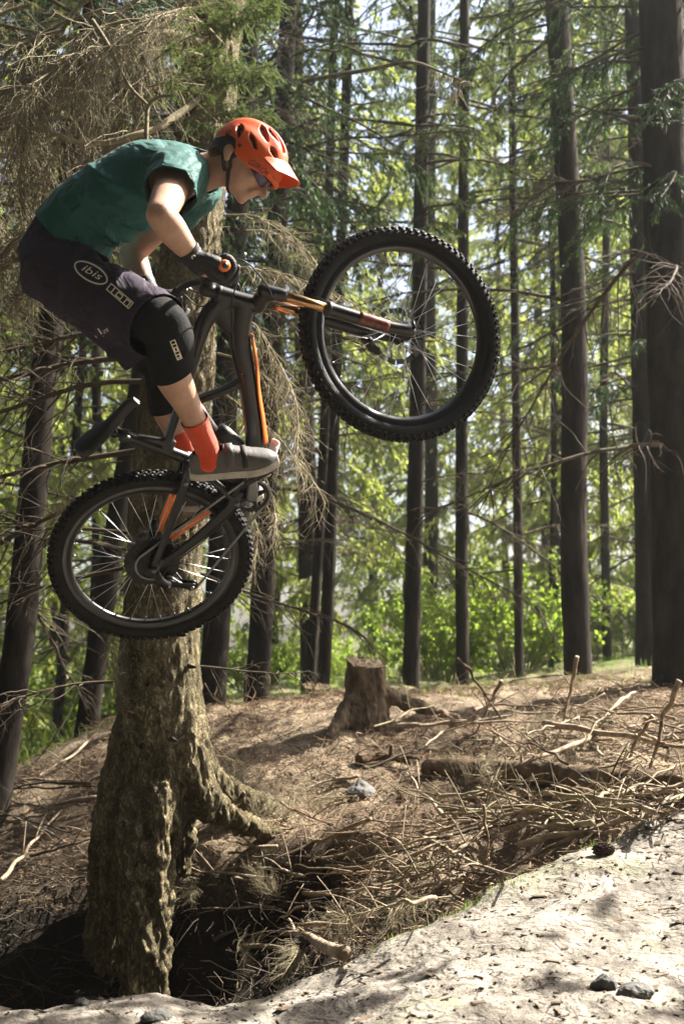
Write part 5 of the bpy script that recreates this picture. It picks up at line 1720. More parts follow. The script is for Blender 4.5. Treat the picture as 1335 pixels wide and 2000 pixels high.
for s in (-1, 1):
    v = -s * CRV
    mb = MB()
    a = BB + s * 0.062 * LAT; b_ = BB + 0.170 * v + s * 0.082 * LAT
    V, F = union([capsule(np.array([a, a + 0.5 * (b_ - a), b_]), [0.0185, 0.014, 0.0155], 16, [(0.62, 1.1)] * 3, upv=LAT)], 0.003, 2)
    mb.add(V, F)
    part('crank_arm', mb, M['grey'], crank)
    pc = BB + 0.170 * v + s * 0.148 * LAT
    PED[s] = pc
    mb = MB()
    mb.tube(np.array([b_, pc + s * 0.052 * LAT]), 0.0075, 10)
    u_ = unit(P3(0.93, -0.25)) ; w_ = np.cross(u_, LAT)
    for k in (-1, 1):
        mb.box(pc + k * 0.046 * u_, [0.006, 0.05, 0.0075], np.stack([u_, LAT, w_], 1))
        mb.box(pc + k * 0.047 * LAT, [0.05, 0.006, 0.0075], np.stack([u_, LAT, w_], 1))
    mb.box(pc, [0.012, 0.048, 0.0085], np.stack([u_, LAT, w_], 1))
    for k in (-1, 1):
        for j in (-1, 0, 1):
            mb.tube(np.array([pc + k * 0.046 * u_ + j * 0.04 * LAT - 0.011 * w_, pc + k * 0.046 * u_ + j * 0.04 * LAT + 0.011 * w_]), 0.0022, 6)
    part('pedal', mb, M['alloy'], crank, smooth=False)
# rear mech and chain
JT = P3(-0.012, -0.085, -0.055); IT = P3(0.035, -0.165, -0.055)
mb = MB()
V, F = union([capsule(np.array([P3(0.0, -0.02, -0.082), P3(-0.01, -0.05, -0.09), JT - 0.025 * LAT]), [0.014, 0.016, 0.015], 14), capsule(np.array([JT - 0.012 * LAT, (JT + IT) / 2 - 0.014 * LAT, IT - 0.012 * LAT]), [0.018, 0.011, 0.016], 14, [(0.35, 1.1)] * 3, upv=LAT), capsule(np.array([JT + 0.012 * LAT, (JT + IT) / 2 + 0.014 * LAT, IT + 0.012 * LAT]), [0.016, 0.010, 0.014], 14, [(0.35, 1.1)] * 3, upv=LAT)], 0.003, 2)
mb.add(V, F, 0)
for q in (JT, IT):
    mb.lathe([(0, -0.005), (0.021, -0.005), (0.021, 0.005), (0, 0.005)], q, LAT, 16, 0)
mb.lathe([(0, -0.006), (0.009, -0.006), (0.009, 0.004), (0, 0.004)], JT - 0.034 * LAT, LAT, 12, 1)
mb.lathe([(0, -0.006), (0.008, -0.006), (0.008, 0.004), (0, 0.004)], IT - 0.018 * LAT, LAT, 12, 1)
part('rear_derailleur', mb, [M['alloy'], M['steel']])
RC = 0.06
yc_, yr_ = -0.05, -0.05
def arc(c, r, a0, a1, n): return [c + np.array([r * math.cos(a), 0, r * math.sin(a)]) for a in np.linspace(a0, a1, n)]
BBc = BB + P3(0, 0, yc_)
loop = arc(BBc, 0.066, 1.65, -1.75, 20)
loop += arc(IT, 0.021, -1.2, -3.6, 6)
loop += arc(JT, 0.021, -0.2, 1.5, 5)[::1]
loop += arc(P3(0, 0, yr_), RC, -2.0, -4.75, 14)
loop = np.array(loop + [loop[0]])
sl = np.concatenate([[0], np.cumsum(np.linalg.norm(np.diff(loop, axis=0), axis=1))])
q = np.arange(0, sl[-1], 0.0127)
Q = np.stack([np.interp(q, sl, loop[:, k]) for k in range(3)], 1)
mb = MB()
for i in range(len(Q) - 1):
    a, b_ = Q[i], Q[i + 1]
    t_ = unit(b_ - a); w_ = np.cross(t_, LAT)
    for k in (-1, 1):
        mb.box((a + b_) / 2 + k * (0.0026 if i % 2 else 0.0018) * LAT, [0.0078, 0.0006, 0.0038], np.stack([t_, LAT, w_], 1))
part('chain', mb, M['grey'], smooth=False)

# ------------------------------------------------------------------ the rider (worked out in camera space, stored in world space)
M['skin'] = mat('skin', (0.44, 0.26, 0.18), 0.42, spec=0.45, vary=0.16, vscale=14, bump=0.12, bscale=140, sss=0.15)
M['shirt'] = mat('teal_jersey', (0.011, 0.080, 0.072), 0.7, spec=0.25, vary=0.10, vscale=9, bump=0.12, bscale=500, sheen=0.05, wrinkle=9, wamt=0.7)
M['shorts'] = mat('dark_shorts', (0.030, 0.022, 0.037), 0.8, spec=0.2, vary=0.2, vscale=9, bump=0.12, bscale=400, wrinkle=10, wamt=0.8)
M['pad'] = mat('knee_pad_fabric', (0.007, 0.007, 0.0075), 0.85, spec=0.2, vary=0.4, vscale=45, bump=0.3, bscale=260)
M['glove'] = mat('glove_fabric', (0.012, 0.012, 0.014), 0.6, spec=0.35, vary=0.3, vscale=40, bump=0.3, bscale=260)
M['sock'] = mat('red_sock', (0.60, 0.060, 0.014), 0.8, spec=0.2, vary=0.12, vscale=20, bump=0.4, bscale=350, stretch=(1, 1, 0.2), sheen=0.3)
M['shoe'] = mat('grey_shoe', (0.085, 0.08, 0.076), 0.6, vary=0.25, vscale=14, bump=0.2, bscale=220)
M['sole'] = mat('shoe_sole', (0.42, 0.38, 0.33), 0.7, vary=0.2, vscale=30, bump=0.2, bscale=120)
M['helmet'] = mat('orange_helmet', (0.62, 0.085, 0.008), 0.45, spec=0.45, vary=0.06, vscale=12, bump=0.03, bscale=300)
M['lens'] = mat('purple_lens', (0.035, 0.008, 0.055), 0.18, spec=0.45, coat=0.15)
M['hair'] = mat('brown_hair', (0.055, 0.032, 0.02), 0.6, vary=0.4, vscale=90, bump=0.6, bscale=220)
M['print'] = mat('white_print', (0.72, 0.66, 0.52), 0.6)
M['black_print'] = mat('black_print', (0.02, 0.012, 0.008), 0.5)
M['strap'] = mat('black_strap', (0.012, 0.012, 0.012), 0.7, bump=0.3, bscale=300)

HIPC = c3(130, 500, 4.68)
person = thing('person', 'mountain biker in teal shirt, dark shorts and orange helmet crouching over the flying bike', 'person', Matrix.Translation(Vector(W(HIPC))))
def wear(name, V, F, mats, parent=None, Ms=None):
    mb = MB()
    if Ms is None:
        mb.add(W(V), F)
    else:
        for f, m in zip(F, Ms):
            mb.F.append(f); mb.M.append(m)
        mb.V.append(W(V)); mb.n += len(V)
    return obj(name, mb, mats, parent or person)

L_T = unit([0.08, -0.12, 0.99])
CH = c3(337, 338, 4.58)
SN = c3(345, 345, 4.41); SF = c3(372, 372, 4.75)
EN = c3(313, 420, 4.145); EF = c3(256, 497, 4.92)
HN = c3(116, 530, 4.57); HF = HN - 0.19 * L_T + c3(0, 0, 0)
KN = c3(312, 632, 4.42); KF = c3(312, 702, 4.93)
def grip_cam(s):
    g, a, u, f = GRIP[s]
    return bcam(g)[0], BR @ a, BR @ u, BR @ f
GN, aN, uN, fN = grip_cam(-1)
GF, aF, uF, fF = grip_cam(1)
n_b = -BR[:, 1]
def foot_frame(pc):
    f = unit(np.array([1, 0.0, 0.05]) - n_b * (np.array([1, 0.0, 0.05]) @ n_b))
    u = np.cross(n_b, f)
    o = bcam(pc)[0] + u * 0.0125 - f * 0.225 + n_b * (0.018 if pc[1] < 0 else -0.01)
    return o, f, u
oN, ffN, fuN = foot_frame(PED[-1])
oF, ffF, fuF = foot_frame(PED[1])
AN = oN + ffN * 0.062 + fuN * 0.105
AF = oF + ffF * 0.062 + fuF * 0.105
def wrist(G, a, u, E):
    w = unit((G - E) - a * ((G - E) @ a))
    s = np.cross(a, w)
    if s @ u < 0: s = -s
    return G - w * 0.078 + s * 0.030, w, s
WN, wN, sN = wrist(GN, aN, uN, EN)
WF, wF, sF = wrist(GF, aF, uF, EF)

# ---- body: one continuous surface
HC = c3(484, 305, 4.50)
hf = unit([0.77, -0.64, 0.06]); hl = unit(np.array([0.02, 0.05, 1.0]) - hf * (np.array([0.02, 0.05, 1.0]) @ hf)); hu = np.cross(hl, hf)
if hu[1] < 0: hu = -hu
def H(f, u, l=0.0): return HC + hf * f + hu * u + hl * l
HR = np.stack([hf, hu, hl], 1)
def ell(c, r, n=28, R=None):
    V, F = ball(n, n // 2)
    V = V * r
    return V @ (HR if R is None else R).T + c, F
body = []
body.append(ell(H(-0.005, 0.012), [0.094, 0.098, 0.076]))
body.append(ell(H(0.028, -0.035), [0.064, 0.070, 0.064]))
body.append(capsule(np.array([H(0.0, -0.06), H(0.04, -0.088), H(0.066, -0.108)]), [0.052, 0.044, 0.024], 20, [(1, 1.12)] * 3, upv=hu))
body.append(capsule(np.array([H(0.086, -0.022), H(0.106, -0.045), H(0.121, -0.065)]), [0.009, 0.0105, 0.0135], 14))
body.append(capsule(np.array([H(0.098, -0.068, -0.012), H(0.098, -0.068, 0.012)]), 0.009, 12))
body.append(capsule(np.array([H(0.088, -0.083, -0.020), H(0.0945, -0.082, 0.0), H(0.088, -0.083, 0.020)]), 0.0075, 12))
body.append(capsule(np.array([H(0.084, -0.094, -0.018), H(0.0905, -0.094, 0.0), H(0.084, -0.094, 0.018)]), 0.0078, 12))
body.append(ell(H(0.073, -0.118), [0.017, 0.016, 0.022]))
for s in (-1, 1):
    body.append(ell(H(0.062, -0.048, 0.040 * s), [0.024, 0.022, 0.022]))
    V, F = capsule(np.array([H(-0.030, -0.022, 0.080 * s), H(-0.036, -0.040, 0.084 * s), H(-0.024, -0.066, 0.078 * s)]), [0.012, 0.015, 0.009], 14, [(0.55, 1.25)] * 3, upv=hl)
    body.append((V, F))
NB = c3(392, 338, 4.575)
body.append(capsule(np.array([NB - unit(H(-0.03, -0.07) - NB) * 0.05, NB, (NB + H(-0.03, -0.07)) / 2, H(-0.02, -0.06)]), [0.075, 0.064, 0.058, 0.056], 22))
spine = [c3(112, 492, 4.68), c3(178, 414, 4.64), c3(240, 380, 4.61), c3(300, 352, 4.59), c3(350, 340, 4.58), NB]
body.append(capsule(np.array(spine), [0.10, 0.095, 0.10, 0.105, 0.09, 0.06], 28, [(1.45, 1.0), (1.4, 1), (1.45, 1), (1.6, 1), (1.75, 1), (1.2, 1)], upv=L_T))
for S, E, Wr, G, a, w, s in ((SN, EN, WN, GN, aN, wN, sN), (SF, EF, WF, GF, aF, wF, sF)):
    body.append(capsule(np.array([S, S + 0.5 * (E - S), E]), [0.062, 0.052, 0.043], 22))
    body.append(capsule(np.array([E, E + 0.3 * (Wr - E), E + 0.65 * (Wr - E), Wr, Wr + 0.05 * w + 0.008 * s]), [0.043, 0.046, 0.037, 0.028, 0.022], 22))
    body.append(capsule(np.array([CH + (S - CH) * 0.4, S]), [0.09, 0.064], 18))
for Hh, K, A in ((HN, KN, AN), (HF, KF, AF)):
    body.append(capsule(np.array([Hh, Hh + 0.5 * (K - Hh), K]), [0.090, 0.080, 0.058], 24))
    d = A - K
    bk = unit(np.cross(L_T, d))
    if bk[0] > 0: bk = -bk
    body.append(capsule(np.array([K, K + 0.15 * d + 0.004 * bk, K + 0.36 * d + 0.020 * bk, K + 0.66 * d + 0.008 * bk, A, A - 0.05 * unit(np.array([0, 1, 0.6]))]), [0.056, 0.054, 0.060, 0.043, 0.034, 0.034], 24))
V, F = union(body, 0.0058, 4)
wear('body', V, F, M['skin'])
BODY_V, BODY_F = V, F

# ---- folds in cloth
def fold(V, F, fields):
    N = normals(V, F)
    d = 0
    for fn in fields:
        d = d + fn(V)
    return V + N * d[:, None]
def ridges(dirv, across, freq, amp, seed, centre=None, rad=None, sharp=2.0):
    """creases running along dirv, spaced across 'across'"""
    dirv = unit(dirv); across = unit(across)
    third = np.cross(dirv, across)
    def fn(V):
        q = np.stack([V @ across * freq, V @ dirv * freq * 0.22, V @ third * freq * 0.3], -1)
        w = fbm(q, seed, 2, 0.4)
        r = (1 - np.abs(np.clip(w, -1, 1)) * 1.6).clip(0, 1) ** sharp - 0.3
        m = 1.0
        if centre is not None:
            m = np.exp(-(np.linalg.norm(V - centre, axis=1) / rad) ** 2)
        return amp * r * m
    return fn
def soft(freq, amp, seed):
    return lambda V: amp * fbm(V * freq, seed, 3)

# ---- jersey
tors = [c3(92, 512, 4.68), c3(140, 458, 4.655), c3(180, 416, 4.64), c3(238, 381, 4.61), c3(298, 352, 4.59), c3(347, 340, 4.58), c3(385, 337, 4.575), c3(410, 338, 4.57)]
pieces = [capsule(np.array(tors), [0.118, 0.128, 0.124, 0.130, 0.121, 0.102, 0.076, 0.066], 36, [(1.36, 1), (1.34, 1), (1.34, 1), (1.36, 1), (1.5, 1), (1.72, 1), (1.4, 1), (1.15, 1)], upv=L_T)]
dN = unit(EN - SN); dF = unit(EF - SF)
TN = SN + dN * 0.128; TF = SF + dF * 0.12
pieces.append(capsule(np.array([SN - dN * 0.015 - 0.06 * L_T, SN, TN, SN + dN * 0.21]), [0.10, 0.087, 0.081, 0.083], 28))
pieces.append(capsule(np.array([SF - dF * 0.01 + 0.06 * L_T, SF, TF, SF + dF * 0.19]), [0.10, 0.085, 0.082, 0.084], 28))
pieces.append(capsule(np.array([c3(365, 360, 4.6), c3(390, 385, 4.66)]), [0.075, 0.05], 20))
V, F = union(pieces, 0.0058, 6)
sd = unit(tors[2] - tors[1])
V, F = cut(V, F, [(c3(132, 474, 4.655), -unit(c3(205, 395, 4.64) - c3(140, 462, 4.655)), 0.27), (TN, dN + 0.10 * np.array([0, -1, 0]) + 0.15 * np.array([-1, 0, 0]), 0.135), (TF, dF, 0.13), (c3(403, 338, 4.572), unit(H(-0.03, -0.07) - NB), 0.105)])
pit = SN + np.array([0.01, -0.09, -0.05])
V = fold(V, F, [ridges(c3(230, 480, 4.5) - c3(330, 400, 4.5), [0.5, 0.8, 0.2], 13, 0.022, 3, c3(240, 430, 4.5), 0.20),
    ridges(c3(215, 500, 4.55) - c3(150, 420, 4.55), [0.75, 0.5, 0.2], 16, 0.022, 9, c3(200, 455, 4.52), 0.14),
    ridges(dN, np.cross(dN, [0, 0, 1]), 18, 0.018, 5, c3(370, 370, 4.4), 0.14),
    ridges([1, 0.4, 0], [-0.4, 1, 0.3], 9, 0.007, 7), soft(6, 0.007, 4)])
V, F = solid(V, F, 0.0035, 1)
jersey = wear('jersey', V, F, M['shirt'])
JV, JF = V, F

# ---- shorts
pieces = [capsule(np.array([c3(178, 418, 4.64), c3(140, 462, 4.655), c3(110, 508, 4.68), c3(102, 535, 4.69)]), [0.118, 0.124, 0.122, 0.10], 32, [(1.34, 1), (1.35, 1), (1.4, 1), (1.3, 1)], upv=L_T)]
def hemdir(Hh, K): return unit(K - Hh)
tN = hemdir(HN, KN); tF = hemdir(HF, KF)
upN = unit(np.cross(np.cross(tN, [0, 1, 0]), tN))
pieces.append(capsule(np.array([HN - 0.005 * tN, HN + 0.33 * (KN - HN) - 0.01 * upN, HN + 0.66 * (KN - HN) - 0.006 * upN, KN - 0.01 * upN, KN + 0.12 * tN - 0.02 * upN]), [0.122, 0.118, 0.108, 0.104, 0.108], 32))
pieces.append(capsule(np.array([HF, HF + 0.4 * (KF - HF), HF + 0.75 * (KF - HF), KF + 0.1 * tF]), [0.118, 0.108, 0.098, 0.098], 28))
V, F = union(pieces, 0.0058, 6)
hemN = KN + tN * -0.012 - upN * 0.0
cutn = unit(tN + np.array([0.02, -0.05, 0.28]))
V, F = cut(V, F, [(c3(152, 446, 4.65), unit(c3(205, 395, 4.64) - c3(140, 462, 4.655)), 0.26), (c3(300, 640, 4.42), cutn, 0.22), (HF + 0.84 * (KF - HF), tF, 0.15)])
V = fold(V, F, [ridges([0.25, 1, 0.1], [1, -0.35, 0.1], 14, 0.018, 31, c3(120, 580, 4.5), 0.20, 2.5),
    ridges([0.5, 1, 0], [1, -0.5, 0.1], 11, 0.011, 33), ridges([1, 0.2, 0.2], [-0.2, 1, 0.3], 18, 0.012, 35, c3(90, 490, 4.55), 0.12), soft(5, 0.006, 34)])
V, F = solid(V, F, 0.004, 1)
shorts = wear('shorts', V, F, M['shorts'])
SV_, SF_ = V, F

# ---- knee pads
PADS = []
for K, A, Hh, near in ((KN, AN, HN, 1), (KF, AF, HF, 0)):
    d = A - K
    t = unit(K - Hh)
    fr = unit(np.cross(d, L_T))
    if fr[0] < 0: fr = -fr
    p = [K - t * 0.10, K - t * 0.03 + 0.006 * fr, K + 0.10 * d + 0.012 * fr, K + 0.25 * d - 0.006 * fr, K + 0.34 * d - 0.013 * fr, K + 0.42 * d - 0.016 * fr]
    V, F = union([capsule(np.array(p), [0.078, 0.080, 0.076, 0.073, 0.073, 0.072], 28), capsule(np.array([K + 0.0 * d + 0.02 * fr, K + 0.14 * d + 0.022 * fr]), [0.062, 0.062], 22)], 0.0045, 4)
    V, F = cut(V, F, [(K + 0.345 * d, unit(d) + 0.12 * fr, 0.14), (K - t * 0.085, -t, 0.12)])
    V = fold(V, F, [ridges(np.cross(d, fr), d, 26, 0.0045, 41, K + 0.08 * d - 0.05 * fr, 0.08), soft(12, 0.002, 43)])
    V, F = solid(V, F, 0.003, 1)
    PADS.append((wear('knee_pad', V, F, M['pad']), V, F))

# ---- socks and shoes
for A, K, o, f, u, near in ((AN, KN, oN, ffN, fuN, 1), (AF, KF, oF, ffF, fuF, 0)):
    d = K - A
    bk = unit(np.cross(L_T, d))
    if bk[0] > 0: bk = -bk
    V, F = union([capsule(np.array([A - 0.05 * u, A, A + 0.17 * d + 0.003 * bk, A + 0.34 * d + 0.008 * bk, A + 0.42 * d + 0.012 * bk]), [0.042, 0.0385, 0.0415, 0.0475, 0.051], 26)], 0.0042, 3)
    top = A + (0.25 if near else 0.07) * d
    V, F = cut(V, F, [(top, d, 0.1)])
    V = fold(V, F, [ridges(d, f, 45, 0.0012, 51), ridges(f, d, 40, 0.003, 53, A, 0.06)])
    V, F = solid(V, F, 0.0025, 1)
    wear('sock', V, F, M['sock'])
    # shoe: upper, sole, strap
    n = np.cross(f, u)
    st_s = np.array([0.0, 0.02, 0.06, 0.10, 0.14, 0.18, 0.22, 0.26, 0.285, 0.30])
    hw = np.array([0.020, 0.034, 0.0385, 0.038, 0.041, 0.046, 0.0495, 0.046, 0.034, 0.018])
    hh = np.array([0.060, 0.088, 0.096, 0.098, 0.090, 0.076, 0.064, 0.056, 0.048, 0.034])
    sc_ = 0.985
    ss = np.linspace(0, 0.30, 46)
    ww = np.interp(ss, st_s, hw); h2 = np.interp(ss, st_s, hh)
    kern = np.array([1, 2, 3, 2, 1]) / 9.0
    ww = np.convolve(np.pad(ww, 2, 'edge'), kern, 'valid'); h2 = np.convolve(np.pad(h2, 2, 'edge'), kern, 'valid')
    rows = []
    for a in np.linspace(0, 2 * np.pi, 40, endpoint=False):
        ca, sa = math.cos(a), math.sin(a)
        x = np.sign(ca) * abs(ca) ** (0.75) * ww
        y = np.where(sa >= 0, abs(sa) ** 0.8 * h2, -0.004 * abs(sa) ** 0.5)
        rows.append(o + ss[:, None] * f * sc_ + x[:, None] * n + (y + 0.016)[:, None] * u)
    R_ = np.stack(rows, 1)                       # 46 x 40
    Vs = R_.reshape(-1, 3); Fs = grid_faces(46, 40, True)
    Vs = np.vstack([Vs, R_[0].mean(0), R_[-1].mean(0)])
    i = np.arange(40); j = (i + 1) % 40
    c0 = np.stack([np.full(40, 46 * 40), j, i], -1); c1 = np.stack([np.full(40, 46 * 40 + 1), 45 * 40 + i, 45 * 40 + j], -1)
    V, F = evaluated(Vs, [Fs, c0, c1], [('REMESH', dict(mode='VOXEL', voxel_size=0.0042)), ('SMOOTH', dict(factor=0.5, iterations=4))])
    # ankle opening
    V, F = cut(V, F, [(o + f * 0.062 + u * 0.098, unit(u - 0.10 * f), 0.052)])
    V = fold(V, F, [ridges(n, f, 40, 0.003, 61, o + 0.17 * f + 0.06 * u, 0.05), soft(20, 0.001, 62)])
    V, F = solid(V, F, 0.004, -1)
    shoe = wear('shoe', V, F, M['shoe'])
    out = []
    for y, k in ((0.0, 0.96), (0.004, 1.04), (0.014, 1.06), (0.022, 1.05), (0.027, 1.0)):
        ring = []
        for s_, w_ in zip(ss, ww):
            toe = 0.012 * float(sstep(0.2, 0.30, s_))
            ring.append(o + f * (0.15 + (s_ - 0.15) * (1.0 + 0.03 * (k > 1))) * sc_ + n * w_ * k + u * (y + toe))
        for s_, w_ in zip(ss[::-1], ww[::-1]):
            toe = 0.012 * float(sstep(0.2, 0.30, s_))
            ring.append(o + f * (0.15 + (s_ - 0.15) * (1.0 + 0.03 * (k > 1))) * sc_ - n * w_ * k + u * (y + toe))
        out.append(ring)
    out = np.array(out)
    m_ = out.shape[1]
    Vs = out.reshape(-1, 3); Fs = [grid_faces(5, m_, True)]
    bot = np.arange(46); Fs.append(np.stack([bot[:-1], bot[1:], m_ - 2 - bot[:-1], m_ - 1 - bot[:-1]], -1))
    top_ = 4 * m_ + bot; Fs.append(np.stack([top_[:-1], 4 * m_ + m_ - 1 - bot[:-1], 4 * m_ + m_ - 2 - bot[:-1], top_[1:]], -1))
    wear('sole', Vs, Fs, M['sole'], shoe)
    for s0, wd in ((0.135, 0.014), (0.185, 0.009)):
        rr = []
        for k in np.linspace(0, 1, 18):
            a = math.radians(15 + 150 * k)
            w_ = float(np.interp(s0, ss, ww)); h_ = float(np.interp(s0, ss, h2))
            c_ = o + f * s0 * sc_ + n * math.copysign(abs(math.cos(a)) ** 0.75, math.cos(a)) * w_ * 1.0 + u * (0.016 + math.sin(a) ** 0.8 * h_)
            ov = unit(n * math.cos(a) * h_ + u * math.sin(a) * w_)
            rr.append((c_ + ov * 0.002, ov))
        P_ = np.array([[c_ + f * wd * e for e in (-1, 0, 1)] for c_, ov in rr]).reshape(-1, 3)
        Vq, Fq = solid(P_, [grid_faces(18, 3)], 0.0025, 0)
        wear('shoe_strap', Vq, Fq, M['shoe'] if s0 < 0.15 else M['strap'], shoe)

# ---- gloves: palm over the grip, four fingers wrapped round it, thumb beneath
for G, a, w, s, Wr, E in ((GN, aN, wN, sN, WN, EN), (GF, aF, wF, sF, WF, EF)):
    pcs = []
    fdir = unit(E - Wr)
    for q in np.linspace(-0.034, 0.034, 5):
        pcs.append(capsule(np.array([Wr + 0.62 * q * a, G - 0.030 * w + 0.030 * s + 0.95 * q * a, G + 0.012 * w + 0.031 * s + q * a]), [0.0205, 0.0185, 0.0145], 16))
    pcs.append(capsule(np.array([Wr + 0.045 * fdir, Wr + 0.02 * fdir, Wr, Wr + 0.03 * w + 0.006 * s]), [0.036, 0.0335, 0.032, 0.03], 20))
    pcs.append(capsule(np.array([Wr + 0.02 * a, G - 0.022 * w + 0.004 * s + 0.036 * a]), [0.024, 0.020], 16))       # heel of the hand
    for q, ln in ((-0.036, 0.95), (-0.0125, 1.05), (0.0115, 1.0), (0.034, 0.86)):
        k0 = G + 0.008 * w + 0.031 * s + q * a
        if q < -0.03:   # the first finger reaches for the brake lever
            p = [k0, G + 0.046 * w + 0.022 * s + (q - 0.004) * a, G + 0.060 * w - 0.012 * s + (q - 0.006) * a, G + 0.050 * w - 0.036 * s + (q - 0.006) * a]
        else:
            p = [k0, G + 0.030 * ln * w + 0.020 * s + q * a, G + 0.030 * ln * w - 0.014 * s + q * a, G + 0.008 * w - 0.029 * s + q * a, G - 0.010 * w - 0.026 * s + q * a]
        pcs.append(capsule(np.array(p), np.linspace(0.0128, 0.0098, len(p)), 14))
    th = [Wr - 0.026 * a + 0.02 * w, G - 0.028 * w + 0.006 * s - 0.05 * a, G - 0.016 * w - 0.022 * s - 0.058 * a, G + 0.010 * w - 0.026 * s - 0.056 * a]
    pcs.append(capsule(np.array(th), [0.019, 0.0165, 0.0135, 0.011], 14))
    V, F = union(pcs, 0.0034, 3)
    V, F = cut(V, F, [(Wr + 0.038 * fdir, fdir, 0.07)])
    V = fold(V, F, [soft(30, 0.0012, 71), ridges(a, w, 60, 0.0018, 73)])
    V, F = solid(V, F, 0.002, 1)
    gl = wear('glove', V, F, M['glove'])
    cp = Wr + 0.022 * fdir
    mbx = MB(); mbx.lathe([(0.0068, -0.001), (0.0070, 0.001), (0.0034, 0.0012), (0.0034, -0.001)], cp + unit(np.array([0, 0, 1.0]) - fdir * fdir[2]) * 0.0378, unit(np.array([0, 0, 1.0]) - fdir * fdir[2]), 16)
    wear('cuff_rivet', np.vstack(mbx.V), mbx.F, M['print'], gl)

# ---- hair, helmet, glasses
V, F = union([ell(H(-0.024, -0.005), [0.080, 0.074, 0.0765]), capsule(np.array([H(-0.075, -0.02), H(-0.078, -0.055)]), [0.040, 0.034], 18, [(1.3, 1)] * 2, upv=hl)], 0.005, 3)
V = fold(V, F, [ridges(hu, hl, 60, 0.003, 81), soft(40, 0.002, 82)])
wear('hair', V, F, M['hair'])

def loc(px, py, l=0.07):
    P = c3(px, py, 4.43)
    q = P - HC
    return np.array([q @ hf, q @ hu])
nu_, nv_ = 220, 90
uu = np.linspace(0, 2 * np.pi, nu_, endpoint=False)
cutf = np.array([-0.125, -0.095, -0.062, -0.040, -0.028, -0.014, 0.02, 0.05, 0.09, 0.114, 0.13])
cutu = np.array([-0.030, -0.022, -0.004, -0.004, -0.016, -0.040, -0.046, -0.044, -0.034, -0.022, -0.012])
rows = []
RF, RU, RL = 0.127, 0.113, 0.100
for i in range(nv_):
    v = i / (nv_ - 1)
    ring = []
    f_e = np.cos(uu) * RF
    ub = np.interp(f_e, cutf, cutu)
    eb = np.arcsin(np.clip(ub / RU, -1, 1))
    el = math.pi / 2 - v * (math.pi / 2 - eb) * 0.999
    sq_ = 1 + 0.02 * np.cos(2 * uu)
    rows.append(np.stack([RF * np.cos(el) * np.cos(uu) * (sq_ - 0.08 * (np.cos(uu) < 0) * np.abs(np.cos(uu))), RU * np.sin(el), RL * np.cos(el) * np.sin(uu) * (1 + 0.10 * np.maximum(0, -np.cos(uu)))], -1))
S_ = np.array(rows).reshape(-1, 3)
vents = [((470, 245), (466, 272), 4.8), ((489, 267), (500, 297), 3.6), ((509, 245), (522, 277), 4.2), ((523, 248), (542, 274), 3.4), ((530, 290), (537, 309), 3.6), ((448, 257), (443, 268), 3.4)]
dep = np.zeros(len(S_))
for a_, b_, hw_ in vents:
    A_ = loc(*a_); B_ = loc(*b_)
    q = S_[:, :2] - A_
    d_ = B_ - A_
    t_ = np.clip((q @ d_) / (d_ @ d_), 0, 1)
    dist = np.linalg.norm(q - t_[:, None] * d_, axis=1) * 617
    wdt = hw_ * (0.45 + 0.85 * np.sin(np.pi * np.clip(t_, 0.0, 1.0) ** 0.7))
    dep = np.maximum(dep, 1 - sstep(wdt * 0.8, wdt * 1.15, dist))
# a top channel pair along the crown
for l0 in (-0.026, 0.026):
    m_ = (1 - sstep(0.008, 0.013, np.abs(S_[:, 2] - l0))) * sstep(0.05, 0.07, S_[:, 1]) * (1 - sstep(0.055, 0.075, np.abs(S_[:, 0] - 0.02)))
    dep = np.maximum(dep, m_)
ridge_ = 0.003 * np.cos(S_[:, 2] * 2 * np.pi / 0.055) * sstep(0.02, 0.07, S_[:, 1])
nrm = S_ / np.array([RF, RU, RL]) ** 2
nrm /= np.linalg.norm(nrm, axis=1)[:, None]
S2 = S_ + nrm * (ridge_ - 0.024 * dep)[:, None]
inner = S_ * np.array([0.86, 0.84, 0.86])
base = (nv_ - 1) * nu_
Vh = np.vstack([S2, inner[base:base + nu_] + np.array([0, 0.0, 0])])
Fg = grid_faces(nv_, nu_, True)
md = (dep[Fg].mean(1) > 0.45).astype(np.int32)
i = np.arange(nu_); j = (i + 1) % nu_
rim = np.stack([base + i, base + j, nv_ * nu_ + j, nv_ * nu_ + i], -1)
VH = Vh @ HR.T + HC + hu * 0.002
helmet = wear('helmet', VH, [Fg, rim], [M['helmet'], M['black_print']], None, [md, np.full(len(rim), 1, np.int32)])
# visor
rows = []
for k in np.linspace(0, 1, 14):
    ring = []
    for a_ in np.linspace(-1, 1, 41):
        th = a_ * 1.12
        rootf, rootl = 0.118 * math.cos(th) + 0.004, 0.098 * math.sin(th)
        rootu = 0.058 - 0.052 * abs(a_) ** 2.2
        tipf, tipl = 0.182 - 0.062 * abs(a_) ** 2.4, 0.078 * a_ * (1 + 0.15 * abs(a_))
        tipu = 0.036 - 0.034 * abs(a_) ** 2.2
        ring.append(H(rootf + (tipf - rootf) * k, rootu + (tipu - rootu) * k , rootl + (tipl - rootl) * k))
    rows.append(ring)
V, F = solid(np.array(rows).reshape(-1, 3), [grid_faces(14, 41)], 0.003, 0)
wear('visor', V, F, M['helmet'], helmet)
# brow edge of the shell below the visor
V, F = capsule(np.array([H(0.10 , -0.018, 0.060), H(0.122, -0.016, 0.03), H(0.128, -0.015, 0), H(0.122, -0.016, -0.03), H(0.10, -0.018, -0.060)]), 0.009, 12)
wear('brow_rim', V, F, M['helmet'], helmet)
